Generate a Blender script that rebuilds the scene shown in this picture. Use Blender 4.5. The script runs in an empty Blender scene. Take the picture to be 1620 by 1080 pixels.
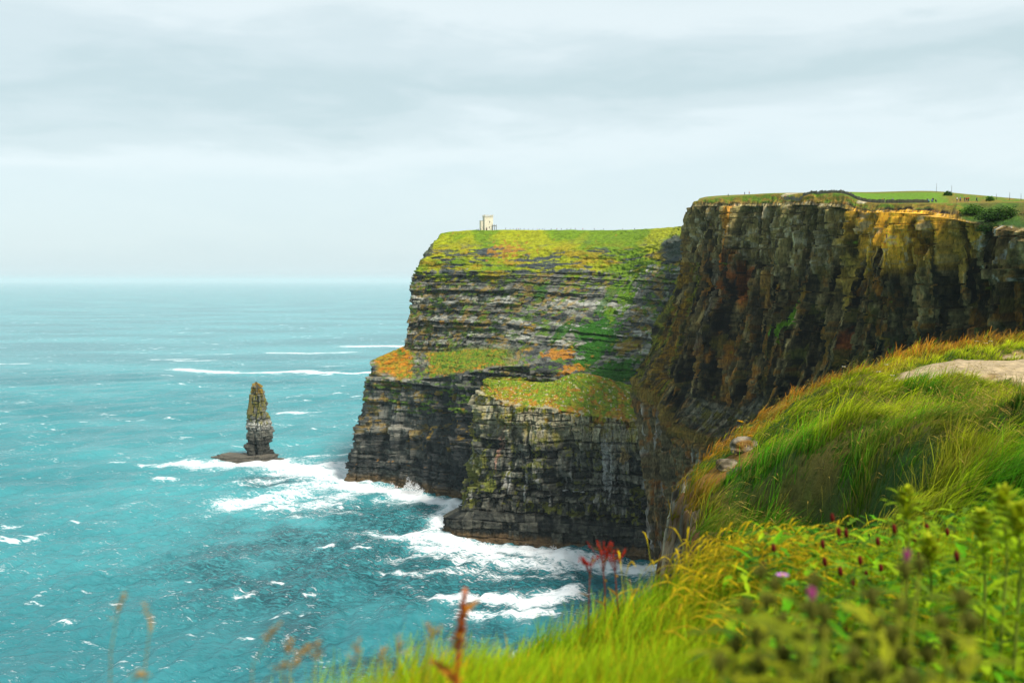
import bpy, bmesh, math, random
import numpy as np
from mathutils import Vector, Matrix

random.seed(7); rng = np.random.default_rng(7)
S = bpy.context.scene
COL = S.collection
PI = math.pi
# ------------------------------------------------------------------ camera model
ZC = 157.0; F = 1575.0; PITCH = math.radians(3.52)
cp, sp = math.cos(PITCH), math.sin(PITCH)
def ray(px, py):
    a = (px - 810) / F; b = (540 - py) / F
    return np.array([a, cp + b * sp, -sp + b * cp])
def W(px, py, d, dz=0.0):
    r = ray(px, py); k = d / r[1]
    return np.array([r[0] * k, d, ZC + r[2] * k + dz])
def WS(px, py):                       # point on the sea
    r = ray(px, py); k = -ZC / r[2]
    return np.array([r[0] * k, r[1] * k, 0.0])
def proj(P):
    x = P[..., 0]; y = P[..., 1]; z = P[..., 2] - ZC
    f = y * cp - z * sp; u = y * sp + z * cp
    f = np.maximum(f, 0.01)
    return 810 + F * x / f, 540 - F * u / f

# ------------------------------------------------------------------ noise
def hsh(ix, iy, iz, seed=0):
    with np.errstate(over='ignore'):
        h = (ix.astype(np.int64).astype(np.uint32) * np.uint32(374761393)
             + iy.astype(np.int64).astype(np.uint32) * np.uint32(668265263)
             + iz.astype(np.int64).astype(np.uint32) * np.uint32(2246822519)
             + np.uint32((seed * 3266489917 + 374761) & 0xffffffff))
        h = (h ^ (h >> np.uint32(15))) * np.uint32(2246822519)
        h = (h ^ (h >> np.uint32(13))) * np.uint32(3266489917)
        h = h ^ (h >> np.uint32(16))
    return h.astype(np.float64) / 4294967296.0
def vn(x, y, z, seed=0):
    x, y, z = np.broadcast_arrays(np.asarray(x, float), np.asarray(y, float), np.asarray(z, float))
    fx, fy, fz = np.floor(x), np.floor(y), np.floor(z)
    u, v, w = x - fx, y - fy, z - fz
    u = u * u * (3 - 2 * u); v = v * v * (3 - 2 * v); w = w * w * (3 - 2 * w)
    r = 0
    for dx in (0, 1):
        for dy in (0, 1):
            for dz in (0, 1):
                wgt = (u if dx else 1 - u) * (v if dy else 1 - v) * (w if dz else 1 - w)
                r = r + wgt * hsh(fx + dx, fy + dy, fz + dz, seed)
    return r
def fbm(x, y, z, octv=4, seed=0, gain=0.5):
    a = 1.0; t = 0; n = 0; k = 1.0
    for i in range(octv):
        t = t + a * vn(np.asarray(x) * k + 17.3 * i, np.asarray(y) * k + 5.1 * i, np.asarray(z) * k, seed + i); n += a; a *= gain; k *= 2.03
    return t / n
def ss(a, b, x):
    t = np.clip((x - a) / (b - a), 0, 1); return t * t * (3 - 2 * t)
def mixc(c, d, m):
    return c * (1 - m[..., None]) + np.asarray(d, float) * m[..., None]

# ------------------------------------------------------------------ object helpers
def raw_mesh(name, V, faces_flat, nper, mat=None, smooth=None, cols=None, fl=None):
    """V (n,3); faces_flat flat vertex indices; nper verts per face (int) """
    me = bpy.data.meshes.new(name)
    V = np.asarray(V, np.float32); idx = np.asarray(faces_flat, np.int32).ravel()
    nf = len(idx) // nper
    me.vertices.add(len(V)); me.vertices.foreach_set('co', V.ravel())
    me.loops.add(len(idx)); me.loops.foreach_set('vertex_index', idx)
    me.polygons.add(nf); me.polygons.foreach_set('loop_start', np.arange(nf, dtype=np.int32) * nper)
    if smooth is None: smooth = np.ones(nf, bool)
    me.polygons.foreach_set('use_smooth', np.asarray(smooth, bool))
    if cols is not None:
        a = me.color_attributes.new('Col', 'FLOAT_COLOR', 'POINT')
        c4 = np.ones((len(V), 4), np.float32); c4[:, :3] = cols; a.data.foreach_set('color', c4.ravel())
    for k, v in (fl or {}).items():
        a = me.attributes.new(k, 'FLOAT', 'POINT'); a.data.foreach_set('value', np.asarray(v, np.float32).ravel())
    me.update(calc_edges=True); me.validate(clean_customdata=False)
    if mat: me.materials.append(mat)
    return me
def grid_idx(nr, nc):
    i = np.arange(nr * nc).reshape(nr, nc)
    return np.stack([i[:-1, :-1], i[:-1, 1:], i[1:, 1:], i[1:, :-1]], -1).reshape(-1, 4)
def link(name, me, parent=None):
    o = bpy.data.objects.new(name, me); COL.objects.link(o)
    if parent: o.parent = parent
    return o
def tag(o, label=None, cat=None, group=None, kind=None):
    if label: o['label'] = label
    if cat: o['category'] = cat
    if group: o['group'] = group
    if kind: o['kind'] = kind
    return o
def empty(name, loc, label, cat, group=None, rz=0):
    o = bpy.data.objects.new(name, None); COL.objects.link(o); o.location = loc; o.rotation_euler = (0, 0, rz)
    o.empty_display_size = 0.3
    return tag(o, label, cat, group)
class MB:
    """collects shapes into one mesh"""
    def __init__(s): s.v = []; s.f = []; s.c = []
    def add(s, V, Fc, c=None):
        n = len(s.v); s.v += [tuple(p) for p in V]; s.f += [tuple(i + n for i in f) for f in Fc]
        s.c += [c or (1, 1, 1)] * len(V)
    def box(s, c, d, rz=0, tilt=0, jit=0, col=None):
        V = []
        for z in (-1, 1):
            for x, y in ((-1, -1), (1, -1), (1, 1), (-1, 1)):
                p = Vector((x * d[0] / 2, y * d[1] / 2, z * d[2] / 2))
                if jit: p += Vector([random.uniform(-jit, jit) for _ in range(3)])
                p.rotate(Matrix.Rotation(tilt, 3, 'Y')); p.rotate(Matrix.Rotation(rz, 3, 'Z'))
                V.append(p + Vector(c))
        s.add(V, [(0, 3, 2, 1), (4, 5, 6, 7), (0, 1, 5, 4), (1, 2, 6, 5), (2, 3, 7, 6), (3, 0, 4, 7)], col)
    def tube(s, pts, rad, n=6, col=None, cap=True):
        pts = [Vector(p) for p in pts]; V = []; Fc = []
        for i, p in enumerate(pts):
            t = (pts[min(i + 1, len(pts) - 1)] - pts[max(i - 1, 0)]).normalized()
            a = t.orthogonal().normalized(); b = t.cross(a)
            if i and abs(a.dot(pa)) < 2: a = (pa - t * pa.dot(t)).normalized(); b = t.cross(a)
            pa = a; r = rad[i] if hasattr(rad, '__len__') else rad
            for k in range(n):
                q = 2 * PI * k / n; V.append(p + (a * math.cos(q) + b * math.sin(q)) * r)
        for i in range(len(pts) - 1):
            for k in range(n):
                Fc.append((i * n + k, i * n + (k + 1) % n, (i + 1) * n + (k + 1) % n, (i + 1) * n + k))
        if cap: Fc.append(tuple(range(n))[::-1]); Fc.append(tuple((len(pts) - 1) * n + k for k in range(n)))
        s.add(V, Fc, col)
    def lathe(s, c, prof, n=12, col=None, axis=None):
        V = []; Fc = []; c = Vector(c)
        R = Vector((0, 0, 1)).rotation_difference(Vector(axis)).to_matrix() if axis is not None else Matrix.Identity(3)
        for r, z in prof:
            for k in range(n):
                q = 2 * PI * k / n; V.append(c + R @ Vector((r * math.cos(q), r * math.sin(q), z)))
        for i in range(len(prof) - 1):
            for k in range(n):
                Fc.append((i * n + k, i * n + (k + 1) % n, (i + 1) * n + (k + 1) % n, (i + 1) * n + k))
        Fc.append(tuple(range(n))[::-1]); Fc.append(tuple((len(prof) - 1) * n + k for k in range(n)))
        s.add(V, Fc, col)
    def leaf(s, p, d, n, L, w, col=None, curl=0.3, lob=0):
        """leaf blade from p along d, face normal n; lob adds toothed edge"""
        p = Vector(p); d = Vector(d).normalized(); n = Vector(n); side = d.cross(n).normalized(); n = side.cross(d)
        K = 7; V = []; Fc = []
        for i in range(K):
            t = i / (K - 1); ww = w * (math.sin(PI * min(1, t * 0.9 + .08)) ** .8) * (1 + (lob if i % 2 else -lob))
            if i == K - 1: ww = w * .03
            q = p + d * (L * t) - n * (curl * L * t * t)
            V += [q - side * ww + n * ww * .3, q, q + side * ww + n * ww * .3]
        for i in range(K - 1):
            a = i * 3; Fc += [(a, a + 1, a + 4, a + 3), (a + 1, a + 2, a + 5, a + 4)]
        s.add(V, Fc, col)
    def mesh(s, name, mat, smooth=True):
        me = bpy.data.meshes.new(name); me.from_pydata(s.v, [], s.f)
        a = me.color_attributes.new('Col', 'FLOAT_COLOR', 'POINT')
        c4 = np.ones((len(s.v), 4), np.float32); c4[:, :3] = np.array(s.c); a.data.foreach_set('color', c4.ravel())
        me.polygons.foreach_set('use_smooth', [smooth] * len(me.polygons)); me.materials.append(mat); me.update()
        return me
    def build(s, name, mat, parent=None, smooth=True): return link(name, s.mesh(name, mat, smooth), parent)

# ------------------------------------------------------------------ materials
def newmat(name):
    m = bpy.data.materials.new(name); m.use_nodes = True; nt = m.node_tree; nt.nodes.clear()
    out = nt.nodes.new('ShaderNodeOutputMaterial'); return m, nt, out
def N(nt, t, **kw):
    n = nt.nodes.new(t)
    for k, v in kw.items():
        if k in n.inputs.keys(): n.inputs[k].default_value = v
        else: setattr(n, k, v)
    return n
def attr_mat(name, rough=0.9, var=0.25, nscale=1.0, bump=0.0, bscale=1.0, transl=0.0, spec=0.2, zs=1.0):
    """vertex colour x fine procedural variation, bump, optional translucency"""
    m, nt, out = newmat(name)
    at = N(nt, 'ShaderNodeAttribute', attribute_name='Col')
    geo = N(nt, 'ShaderNodeNewGeometry')
    mp = N(nt, 'ShaderNodeMapping'); mp.inputs['Scale'].default_value = (1, 1, zs); nt.links.new(geo.outputs['Position'], mp.inputs[0])
    nz = N(nt, 'ShaderNodeTexNoise', Scale=nscale, Detail=6.0, Roughness=0.65); nt.links.new(mp.outputs[0], nz.inputs['Vector'])
    mr = N(nt, 'ShaderNodeMapRange'); mr.inputs[1].default_value = .3; mr.inputs[2].default_value = .7
    mr.inputs[3].default_value = 1 - var; mr.inputs[4].default_value = 1 + var; nt.links.new(nz.outputs[0], mr.inputs[0])
    mul = N(nt, 'ShaderNodeVectorMath', operation='SCALE'); nt.links.new(at.outputs[0], mul.inputs[0]); nt.links.new(mr.outputs[0], mul.inputs['Scale'])
    bs = N(nt, 'ShaderNodeBsdfPrincipled', Roughness=rough); bs.inputs['Specular IOR Level'].default_value = spec
    nt.links.new(mul.outputs[0], bs.inputs['Base Color'])
    if bump:
        n2 = N(nt, 'ShaderNodeTexNoise', Scale=bscale, Detail=8.0, Roughness=0.7); nt.links.new(mp.outputs[0], n2.inputs['Vector'])
        b = N(nt, 'ShaderNodeBump', Strength=1.0, Distance=bump); nt.links.new(n2.outputs[0], b.inputs['Height']); nt.links.new(b.outputs[0], bs.inputs['Normal'])
    if transl:
        tr = N(nt, 'ShaderNodeBsdfTranslucent'); nt.links.new(mul.outputs[0], tr.inputs[0])
        mx = N(nt, 'ShaderNodeMixShader'); mx.inputs[0].default_value = transl
        nt.links.new(bs.outputs[0], mx.inputs[1]); nt.links.new(tr.outputs[0], mx.inputs[2]); nt.links.new(mx.outputs[0], out.inputs[0])
    else: nt.links.new(bs.outputs[0], out.inputs[0])
    return m
M_far = attr_mat('far_rock', nscale=.35, var=.45, bump=1.0, bscale=.5, zs=2.5)
M_prom = attr_mat('promontory_rock', nscale=.45, var=.5, bump=.8, bscale=.7, zs=2.0)
M_near = attr_mat('near_rock', nscale=1.1, var=.65, bump=.7, bscale=1.6, zs=.3)
M_stack = attr_mat('stack_rock', nscale=.5, var=.45, bump=.6, bscale=.8, zs=2.0)
M_ground = attr_mat('turf_ground', nscale=6.0, var=.4, bump=.04, bscale=14.0)
M_grass = attr_mat('grass_blade', rough=.7, nscale=1.5, var=.25, transl=.35, spec=.1)
M_leaf = attr_mat('leaf', rough=.7, nscale=30, var=.3, transl=.3, spec=.1)
M_stone = attr_mat('stone', nscale=4.0, var=.35, bump=.05, bscale=6)
M_tower = attr_mat('tower_stone', nscale=.9, var=.3, bump=.1, bscale=2.0)
M_cloth = attr_mat('cloth', nscale=20, var=.2)
M_wood = attr_mat('wood', nscale=10, var=.3, zs=.2)

# ------------------------------------------------------------------ cliffs
def catmull(P, n_seg):
    """P (R,C,3) interpolated along C with n_seg[i] samples per segment"""
    C = P.shape[1]; out = []; tt = []
    for i in range(C - 1):
        p0 = P[:, max(i - 1, 0)]; p1 = P[:, i]; p2 = P[:, i + 1]; p3 = P[:, min(i + 2, C - 1)]
        t = (np.arange(n_seg[i]) / n_seg[i])[None, :, None]
        q = .5 * ((2 * p1)[:, None] + (p2 - p0)[:, None] * t + (2 * p0 - 5 * p1 + 4 * p2 - p3)[:, None] * t * t + (3 * p1 - p0 - 3 * p2 + p3)[:, None] * t ** 3)
        out.append(q)
    out.append(P[:, -1:]); return np.concatenate(out, 1)
def rows(P, n_seg, smooth=3):
    out = []; vv = []
    for i in range(P.shape[0] - 1):
        t = (np.arange(n_seg[i]) / n_seg[i])[:, None, None]
        out.append(P[i] * (1 - t) + P[i + 1] * t); vv.append(i + t[:, 0, 0])
    out.append(P[-1:]); vv.append([P.shape[0] - 1.0])
    Q = np.concatenate(out, 0); v = np.concatenate(vv)
    for _ in range(smooth):
        Q[1:-1] = .25 * Q[:-2] + .5 * Q[1:-1] + .25 * Q[2:]
    return Q, v
class Strata:
    def __init__(s, th0, th1, seed, b0=1.2, b1=5):
        r = np.random.default_rng(seed); t = r.uniform(th0, th1, 700)
        t = np.where(r.random(700) < .25, t * 1.9, t)
        s.b = np.cumsum(t) - 40; s.off = r.random(701); s.col = r.random(701); s.len = r.uniform(b0, b1, 701) * (th0 + th1) / 2; s.seed = seed
    def __call__(s, a, z):
        i = np.clip(np.searchsorted(s.b, z), 1, 699); lo = s.b[i - 1]; hi = s.b[i]
        f = (z - lo) / (hi - lo); L = s.len[i]; q = a / L + s.off[i] * 37
        bi = np.floor(q); bf = q - bi; h = hsh(bi, i.astype(float), np.zeros_like(bi), s.seed)
        return i, f, bf, h, s.off[i], s.col[i]
def cliff(ctrl, ncol, nrow, par):
    P = catmull(ctrl, ncol); Q, v = rows(P, nrow, par.get('smooth', 3))
    nr, nc = Q.shape[:2]
    du = np.gradient(Q, axis=1); dv = np.gradient(Q, axis=0)
    for _ in range(4):
        du[:, 1:-1] = (du[:, :-2] + du[:, 1:-1] * 2 + du[:, 2:]) / 4
    Nn = np.cross(du, dv); Nn /= np.linalg.norm(Nn, axis=-1, keepdims=True) + 1e-9
    mid = Q[:, :, :2].mean(0); s1 = np.concatenate([[0], np.cumsum(np.linalg.norm(np.diff(mid, axis=0), axis=1))])
    s = np.broadcast_to(s1, (nr, nc)); z = Q[..., 2]; V = np.broadcast_to(v[:, None], (nr, nc))
    return Q, Nn, s, z, V
def blob(ctx, px, py, rs, rz):
    """soft patch on the cliff surface round the point seen at px,py"""
    Q, s, z, X, Y = ctx
    k = np.argmin((X - px) ** 2 + (Y - py) ** 2 + 1e-4 * Q[..., 1]); s0 = s.flat[k]; z0 = z.flat[k]
    return np.exp(-((s - s0) / rs) ** 2 - ((z - z0) / rz) ** 2)
def bk(b, n, k=1.0):
    return np.clip(ss(.44, .62, b * .72 + (n - .5) * 1.7) * k, 0, 1)
def finish(name, Q, mat, col, soft):
    nr, nc = Q.shape[:2]; fi = grid_idx(nr, nc); sm = soft.ravel()[fi].mean(1) > .5
    me = raw_mesh(name, Q.reshape(-1, 3), fi, 4, mat, sm, col.reshape(-1, 3))
    return tag(link(name, me), kind='structure')
def C_(cols, nrows):
    return np.array([[cols[c][r] for c in range(len(cols))] for r in range(nrows)], float)
def B_(px, d, z=-6.0):
    p = W(px, 500, d); p[2] = z; p[0] = (px - 810) / F * (d * cp + (ZC - z) * sp); return p
GREEN = (.085, .165, .005); YEL = (.25, .265, .006); OCH = (.28, .17, .010); ORG = (.38, .15, .006); DGREEN = (.022, .10, .004)

# ---- far headland with two tiers
def headland():
    T = [  # r0(px,d) r1 r2 r3 r4 r5
        [(549, 772), (583, 574, 778), (641, 546, 802), (655, 430, 808), (676, 396, 816), (697, 369, 832)],
        [(600, 762), (622, 600, 766), (653, 556, 800), (690, 432, 803), (705, 396, 815), (732, 364, 838)],
        [(665, 738), (677, 598, 744), (692, 556, 782), (750, 430, 790), (760, 396, 806), (782, 363, 834)],
        [(732, 702), (738, 590, 712), (748, 551, 768), (830, 434, 776), (840, 396, 796), (862, 363, 824)],
        [(802, 676), (807, 579, 690), (814, 552, 722), (910, 430, 760), (915, 392, 782), (942, 363.5, 815)],
        [(880, 660), (885, 586, 668), (892, 562, 688), (985, 432, 738), (990, 394, 756), (1010, 362, 786)],
        [(960, 645), (960, 605, 652), (962, 585, 662), (1040, 420, 704), (1046, 385, 722), (1062, 359, 762)],
        [(1100, 618), (1100, 610, 625), (1100, 590, 636), (1112, 410, 662), (1112, 380, 682), (1116, 355, 722)]]
    cols = []
    for t in T:
        c = [B_(*t[0])] + [W(*q) for q in t[1:]]; c.append(c[-1] + np.array([70, 260, 1.0])); cols.append(c)
    first = [p + np.array([75, 150, 0]) for p in cols[0]]; f2 = [p + np.array([12, 50, 0]) for p in cols[0]]
    last = [p + np.array([130, -30, 0]) for p in cols[-1]]
    ctrl = C_([first, f2] + cols + [last], 7)
    ncol = [30, 40, 70, 80, 90, 90, 90, 80, 90, 30]; nrow = [200, 45, 170, 45, 45, 20]
    Q, Nn, s, z, V = cliff(ctrl, ncol, nrow, {'smooth': 2})
    X, Y = proj(Q); ctx = (Q, s, z, X, Y)
    rockw = np.where(V < 1, 1, np.where(V < 2, .55, np.where(V < 3, 1.0, np.where(V < 4, .45, .12))))
    zw = z + 4 * (vn(s / 70, z * 0, 0, 3) - .5) + .02 * s + 2.6 * (fbm(s / 22, z / 14, 0, 3, 13) - .5)
    sj = s + 5 * (fbm(s / 9, z / 9, 0, 3, 14) - .5); vis = ss(.42, .56, fbm(s / 30, z / 9, 0, 3, 16))
    st = Strata(1.4, 7.5, 11); st2 = Strata(.7, 1.9, 12, 2, 8)
    i1, f1, b1, h1, o1, c1 = st(sj, zw); i2, f2_, b2, h2, o2, c2 = st2(sj + 3 * h1, zw)
    but = fbm(s / 26, z / 120, 0, 3, 5) - .5; fl = fbm(s / 7, z / 40, 0, 3, 8) - .5
    d = rockw * (but * 16 * np.where(V < 1, 1, .6) + fl * 7 * np.where(V < 1, 1.5, .8) + (fbm(s / 3, z / 12, 0, 3, 9) - .5) * 4.5 * np.where(V < 1, 1.2, .6) + (o1 - .5) * (1.2 + 3.2 * vis) + (h1 - .5) * 3.2 + (o2 - .5) * 1.6 + (h2 - .5) * 1.6
                 - 2.6 * (f1 < .18) * (o1 > .45) * vis - 1.6 * (b1 < .12) * (h1 > .5) * (V < 3))
    lump = fbm(s / 18, V * 2.5, 0, 5, 21, .6) - .5
    d += np.where(V > 2.9, lump * 9 * ss(2.9, 3.5, V) * ss(5.2, 4.6, V), 0)
    d += np.where((V > 1.05) & (V < 1.95), (fbm(s / 3.5, V * 9, 0, 4, 24, .6) - .5) * 5, 0) + np.where(V > 3, (fbm(s / 4, V * 10, 0, 4, 25, .6) - .5) * 3.0, 0)
    d *= ss(5.6, 5.0, V) * .98 + .02
    notch = blob(ctx, 545, 640, 1, 1)
    Q = Q + Nn * np.array([1, 1, .25]) * d[..., None]
    # colour
    n1 = fbm(s / 9, z / 5, 0, 4, 31); n2 = fbm(s / 25, z / 14, 3, 4, 41); n3 = fbm(s / 3, z / 30, 7, 3, 51); fine = fbm(s / 3, z / 1.5, 0, 3, 61)
    g = .26 + .75 * (c1 * .45 + c2 * .35 + h2 * .35 - .25) + .5 * (fine - .5)
    g = np.clip(g, 0, 1)
    col = mixc(np.zeros(Q.shape) + np.array([.014, .021, .024]), (.36, .34, .27), g ** 1.7)
    up = ss(1.9, 2.2, V)
    col = mixc(col, (.44, .43, .37), up * ss(.55, .8, c2) * ss(.44, .56, fbm(s / 9, z / 2.2, 2, 4, 33, .6)) * .65)
    col = mixc(col, (.012, .017, .02), ss(.52, .62, fbm(s / 14, z / 2.4, 5, 3, 34)) * .75)
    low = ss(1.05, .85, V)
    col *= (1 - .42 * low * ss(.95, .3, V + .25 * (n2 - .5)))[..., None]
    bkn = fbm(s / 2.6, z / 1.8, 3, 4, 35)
    rec = low * ss(640, 690, X); col = mixc(col, np.array([.016, .02, .021])[None, None] * (.4 + 1.2 * fine)[..., None], rec * .75)  # painted shade: lower tier behind the promontory darkened to read as a recess
    # ochre and green growth
    left = ss(690, 590, X)
    m = ss(.55, .64, .5 * n1 + .5 * bkn + .06 * up - .02 + left * .07 * (V > .45)) * (V < 3); col = mixc(col, OCH, m * .55 * ss(.3, .55, V))
    m = ss(.58, .66, fbm(s / 5, z / 2, 9, 5, 71, .65) + .02) * (V > .7) * (V < 3); col = mixc(col, GREEN, m * .8)
    for px, py, rs, rz, c, k in ((945, 545, 17, 26, DGREEN, 1), (935, 520, 15, 12, DGREEN, 1), (965, 590, 24, 12, DGREEN, 1), (1000, 450, 13, 34, GREEN, 1), (990, 400, 14, 20, DGREEN, .9), (890, 525, 8, 8, DGREEN, .9),
                                 (855, 462, 6, 8, DGREEN, .7), (880, 560, 22, 4, ORG, .8), (835, 520, 12, 5, OCH, .9), (765, 535, 9, 4, GREEN, .8), (1010, 400, 16, 20, GREEN, .8),
                                 (960, 470, 6, 20, DGREEN, .7), (700, 510, 6, 3, ORG, .8), (910, 585, 15, 5, ORG, .8), (1000, 545, 22, 8, OCH, .5), (690, 440, 20, 4, YEL, .9), (760, 438, 30, 5, YEL, .8)):
        b = blob(ctx, px, py, rs, rz); col = mixc(col, c, bk(b * (1.3 if c is DGREEN else 1), .5 * bkn + .5 * n1, k))
    # ledge turf
    lm = ss(1.0, 1.15, V + .25 * (n1 - .5)) * ss(2.08, 1.92, V) * ss(822, 788, X + 40 * (bkn - .5))
    lg = mixc(np.zeros(Q.shape) + np.array(ORG), GREEN, ss(.46, .56, .3 * n1 + .7 * fbm(Q[..., 0] / 3, Q[..., 1] / 5, z / 3, 4, 87, .6) + .04 + .12 * (ss(670, 700, X) * ss(1.1, 1.5, V)) - .1 * ss(660, 640, X)))
    lm = lm * (1 - .9 * ss(648, 655, X + 24 * (bkn - .5)) * ss(678, 670, X + 24 * (bkn - .5)))
    lg = mixc(lg, (.20, .17, .01), ss(.45, .56, fbm(Q[..., 0] / 3, Q[..., 1] / 4, z / 2, 4, 85, .6)) * .8) * (.55 + .9 * fbm(Q[..., 0] / 1.3, Q[..., 1] / 2, z, 3, 86))[..., None]
    col = col * (1 - lm[..., None]) + lg * lm[..., None]
    # upper grass
    gm = ss(2.98, 3.10, V + .55 * (n2 - .5) + .5 * (bkn - .5))
    gg = mixc(np.zeros(Q.shape) + np.array(YEL), (.12, .20, .006), ss(.4, .6, n2)); gg = mixc(gg, OCH, ss(.5, .64, fbm(s / 14, V * 4, 4, 5, 81, .6)) * .7 * ss(4.6, 3.6, V)); gg = gg * (.72 + .56 * fbm(s / 2.5, V * 16, 4, 4, 83))[..., None]
    col = col * (1 - gm[..., None]) + gg * gm[..., None]
    rk = ss(.58, .63, fbm(s / 11, V * 9, 6, 5, 91, .6)) * (V > 3) * ss(4.6, 3.7, V)
    rk = np.maximum(rk, bk(blob(ctx, 775, 398, 22, 7), fbm(s / 6, V * 14, 1, 4, 93) - .06))
    rk = np.maximum(rk, ss(.3, .5, blob(ctx, 1062, 392, 24, 10) * (.5 + n1)) * .9); rk = np.maximum(rk, ss(.3, .5, blob(ctx, 672, 398, 7, 9) * (.5 + n1)) * .8)
    col = col * (1 - rk[..., None]) + np.array([.05, .06, .06]) * (.5 + fine)[..., None] * rk[..., None]
    b = blob(ctx, 800, 398, 18, 8); col = mixc(col, (.30, .14, .02), bk(b, bkn, .85))
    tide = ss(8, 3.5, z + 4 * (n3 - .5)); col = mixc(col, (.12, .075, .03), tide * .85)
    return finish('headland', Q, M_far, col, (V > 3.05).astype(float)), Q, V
far_obj, farQ, farV = headland()

# ---- grassy-topped promontory
def promontory():
    T = [
        [(699, 606), (704, 818, 607), (727, 806, 616), (764, 620, 628), (772, 600, 636), (800, 606, 660), (830, 640, 700)],
        [(775, 592), (775, 823, 592.5), (772, 808, 599), (800, 636, 606), (812, 602, 632), (830, 610, 668), (860, 640, 700)],
        [(860, 580), (860, 830, 581), (860, 815, 587), (860, 645, 595), (868, 603, 625), (880, 612, 660), (900, 640, 700)],
        [(930, 570), (930, 836, 571), (930, 822, 577), (930, 656, 585), (918, 590, 622), (930, 602, 655), (940, 640, 690)],
        [(1000, 562), (1000, 846, 562.5), (1000, 832, 568), (1000, 666, 576), (1000, 610, 612), (1005, 622, 640), (1010, 650, 670)],
        [(1090, 550), (1090, 856, 551), (1090, 842, 556), (1090, 680, 564), (1085, 650, 600), (1090, 660, 630), (1095, 680, 650)]]
    cols = []
    for t in T: cols.append([B_(*t[0])] + [W(*q) for q in t[1:]])
    first = [p + np.array([48, 70, 0]) * (1 if i < 5 else .2) for i, p in enumerate(cols[0])]; f2 = [p + np.array([5, 16, 0]) for p in cols[0]]
    for i in (3, 4, 5, 6): first[i][2] -= 6
    last = [p + np.array([60, -10, 0]) for p in cols[-1]]
    ctrl = C_([first, f2] + cols + [last], 7)
    Q, Nn, s, z, V = cliff(ctrl, [60, 40, 110, 120, 110, 110, 80, 20], [34, 12, 250, 70, 20, 12], {'smooth': 1})
    X, Y = proj(Q); ctx = (Q, s, z, X, Y)
    zw = z - .045 * s + 1.5 * (vn(s / 40, 0 * z, 0, 4) - .5) + 3.2 * (fbm(s / 14, z / 12, 0, 3, 14) - .5)
    sj = s + 4.5 * (fbm(s / 6, z / 16, 0, 4, 17, .6) - .5)
    st = Strata(2.4, 6, 23, .8, 2.6); st2 = Strata(.8, 1.8, 24, 1.5, 6)
    i1, f1, b1, h1, o1, c1 = st(sj, zw); i2, f2_, b2, h2, o2, c2 = st2(sj, zw)
    rw = np.where(V < 1, .6, np.where(V < 2, .35, np.where(V < 3, 1, .25))) * ss(5, 4.2, V)
    but = fbm(s / 20, z / 90, 0, 3, 15) - .5; fl = fbm(s / 5, z / 25, 0, 3, 18) - .5
    over = ss(.40, .62, fbm(s / 15, z / 18, 2, 3, 19))
    vis = ss(.36, .5, fbm(s / 12, z / 8, 6, 3, 20))
    d = rw * (but * 10 + fl * 5 + (fbm(s / 2.4, z / 10, 0, 4, 28, .6) - .5) * 5 + (o1 - .5) * 2.4 + (h1 - .5) * 4.2 + (h2 - .5) * 1.5 + (o2 - .5) * 1.1 - 1.8 * (f1 < .14) * vis - 1.6 * (b1 < .12) * (h1 > .45) - 4.2 * over * ss(2.86, 2.78, V) * (V > 2.2))
    d += np.where(V > 2.95, ((fbm(s / 8, V * 4, 0, 4, 22) - .5) * 4.0 + (fbm(s / 2.2, V * 16, 0, 4, 26, .6) - .5) * 3.2) * ss(5, 4.5, V) * ss(2.95, 3.3, V), 0)
    Q = Q + Nn * np.array([1, 1, .3]) * d[..., None]
    n1 = fbm(s / 6, z / 5, 0, 4, 131); n3 = fbm(s / 1.6, z / 30, 7, 3, 151); fine = fbm(s / 2, z / 1.2, 0, 3, 161); n2 = fbm(s / 16, z / 12, 3, 4, 141)
    bkn = fbm(s / 1.8, z / 2.2, 3, 5, 35, .6)
    g = np.clip(.22 + .6 * (c1 * .3 + h1 * .3 + c2 * .3 + h2 * .3 - .3) + .7 * (fine - .5) + .3 * (n3 - .5) + .3 * (h1 - .5), 0, 1)
    col = mixc(np.zeros(Q.shape) + np.array([.010, .014, .014]), (.30, .285, .21), g ** 1.8)
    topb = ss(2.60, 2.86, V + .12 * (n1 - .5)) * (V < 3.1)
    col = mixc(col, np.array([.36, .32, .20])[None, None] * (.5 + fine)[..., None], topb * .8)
    col = mixc(col, (.26, .20, .03), ss(.55, .68, n3 * .6 + n1 * .4 + .02) * topb * .8)
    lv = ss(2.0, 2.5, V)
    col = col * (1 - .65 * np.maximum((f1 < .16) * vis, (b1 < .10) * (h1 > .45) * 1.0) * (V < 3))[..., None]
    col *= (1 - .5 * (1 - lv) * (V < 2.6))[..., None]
    col = mixc(col, (.15, .15, .02), ss(.54, .62, .45 * n1 + .55 * bkn + .16 * ss(775, 735, X)) * (V > 2.02) * (V < 3) * .8)     # yellow-green lichen, boosted along the left edge to paint it as lit
    col = mixc(col, (.34, .33, .30), ss(.62, .74, fbm(s / 2.2, z / 20, 1, 4, 171, .6) + .05 * ss(880, 960, X)) * ss(.42, .6, n2) * (V > 2.1) * (V < 2.9) * .7)   # pale streaks
    for px, py, rs, rz, c, k in ((790, 705, 3.2, 18, (.28, .16, .11), .9), (800, 690, 4, 12, (.24, .19, .02), .9), (740, 690, 6, 16, (.20, .16, .02), .8), (960, 740, 7, 22, (.28, .28, .27), .7),
                                 (985, 700, 5, 25, (.27, .24, .2), .6), (775, 770, 10, 6, (.13, .14, .02), .9), (985, 720, 5, 6, (.3, .2, .05), .7), (1000, 670, 7, 4, (.25, .2, .02), .8)):
        b = blob(ctx, px, py, rs, rz); col = mixc(col, np.array(c)[None, None] * (.5 + fine)[..., None], bk(b, .5 * bkn + .5 * n3, k))
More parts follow.
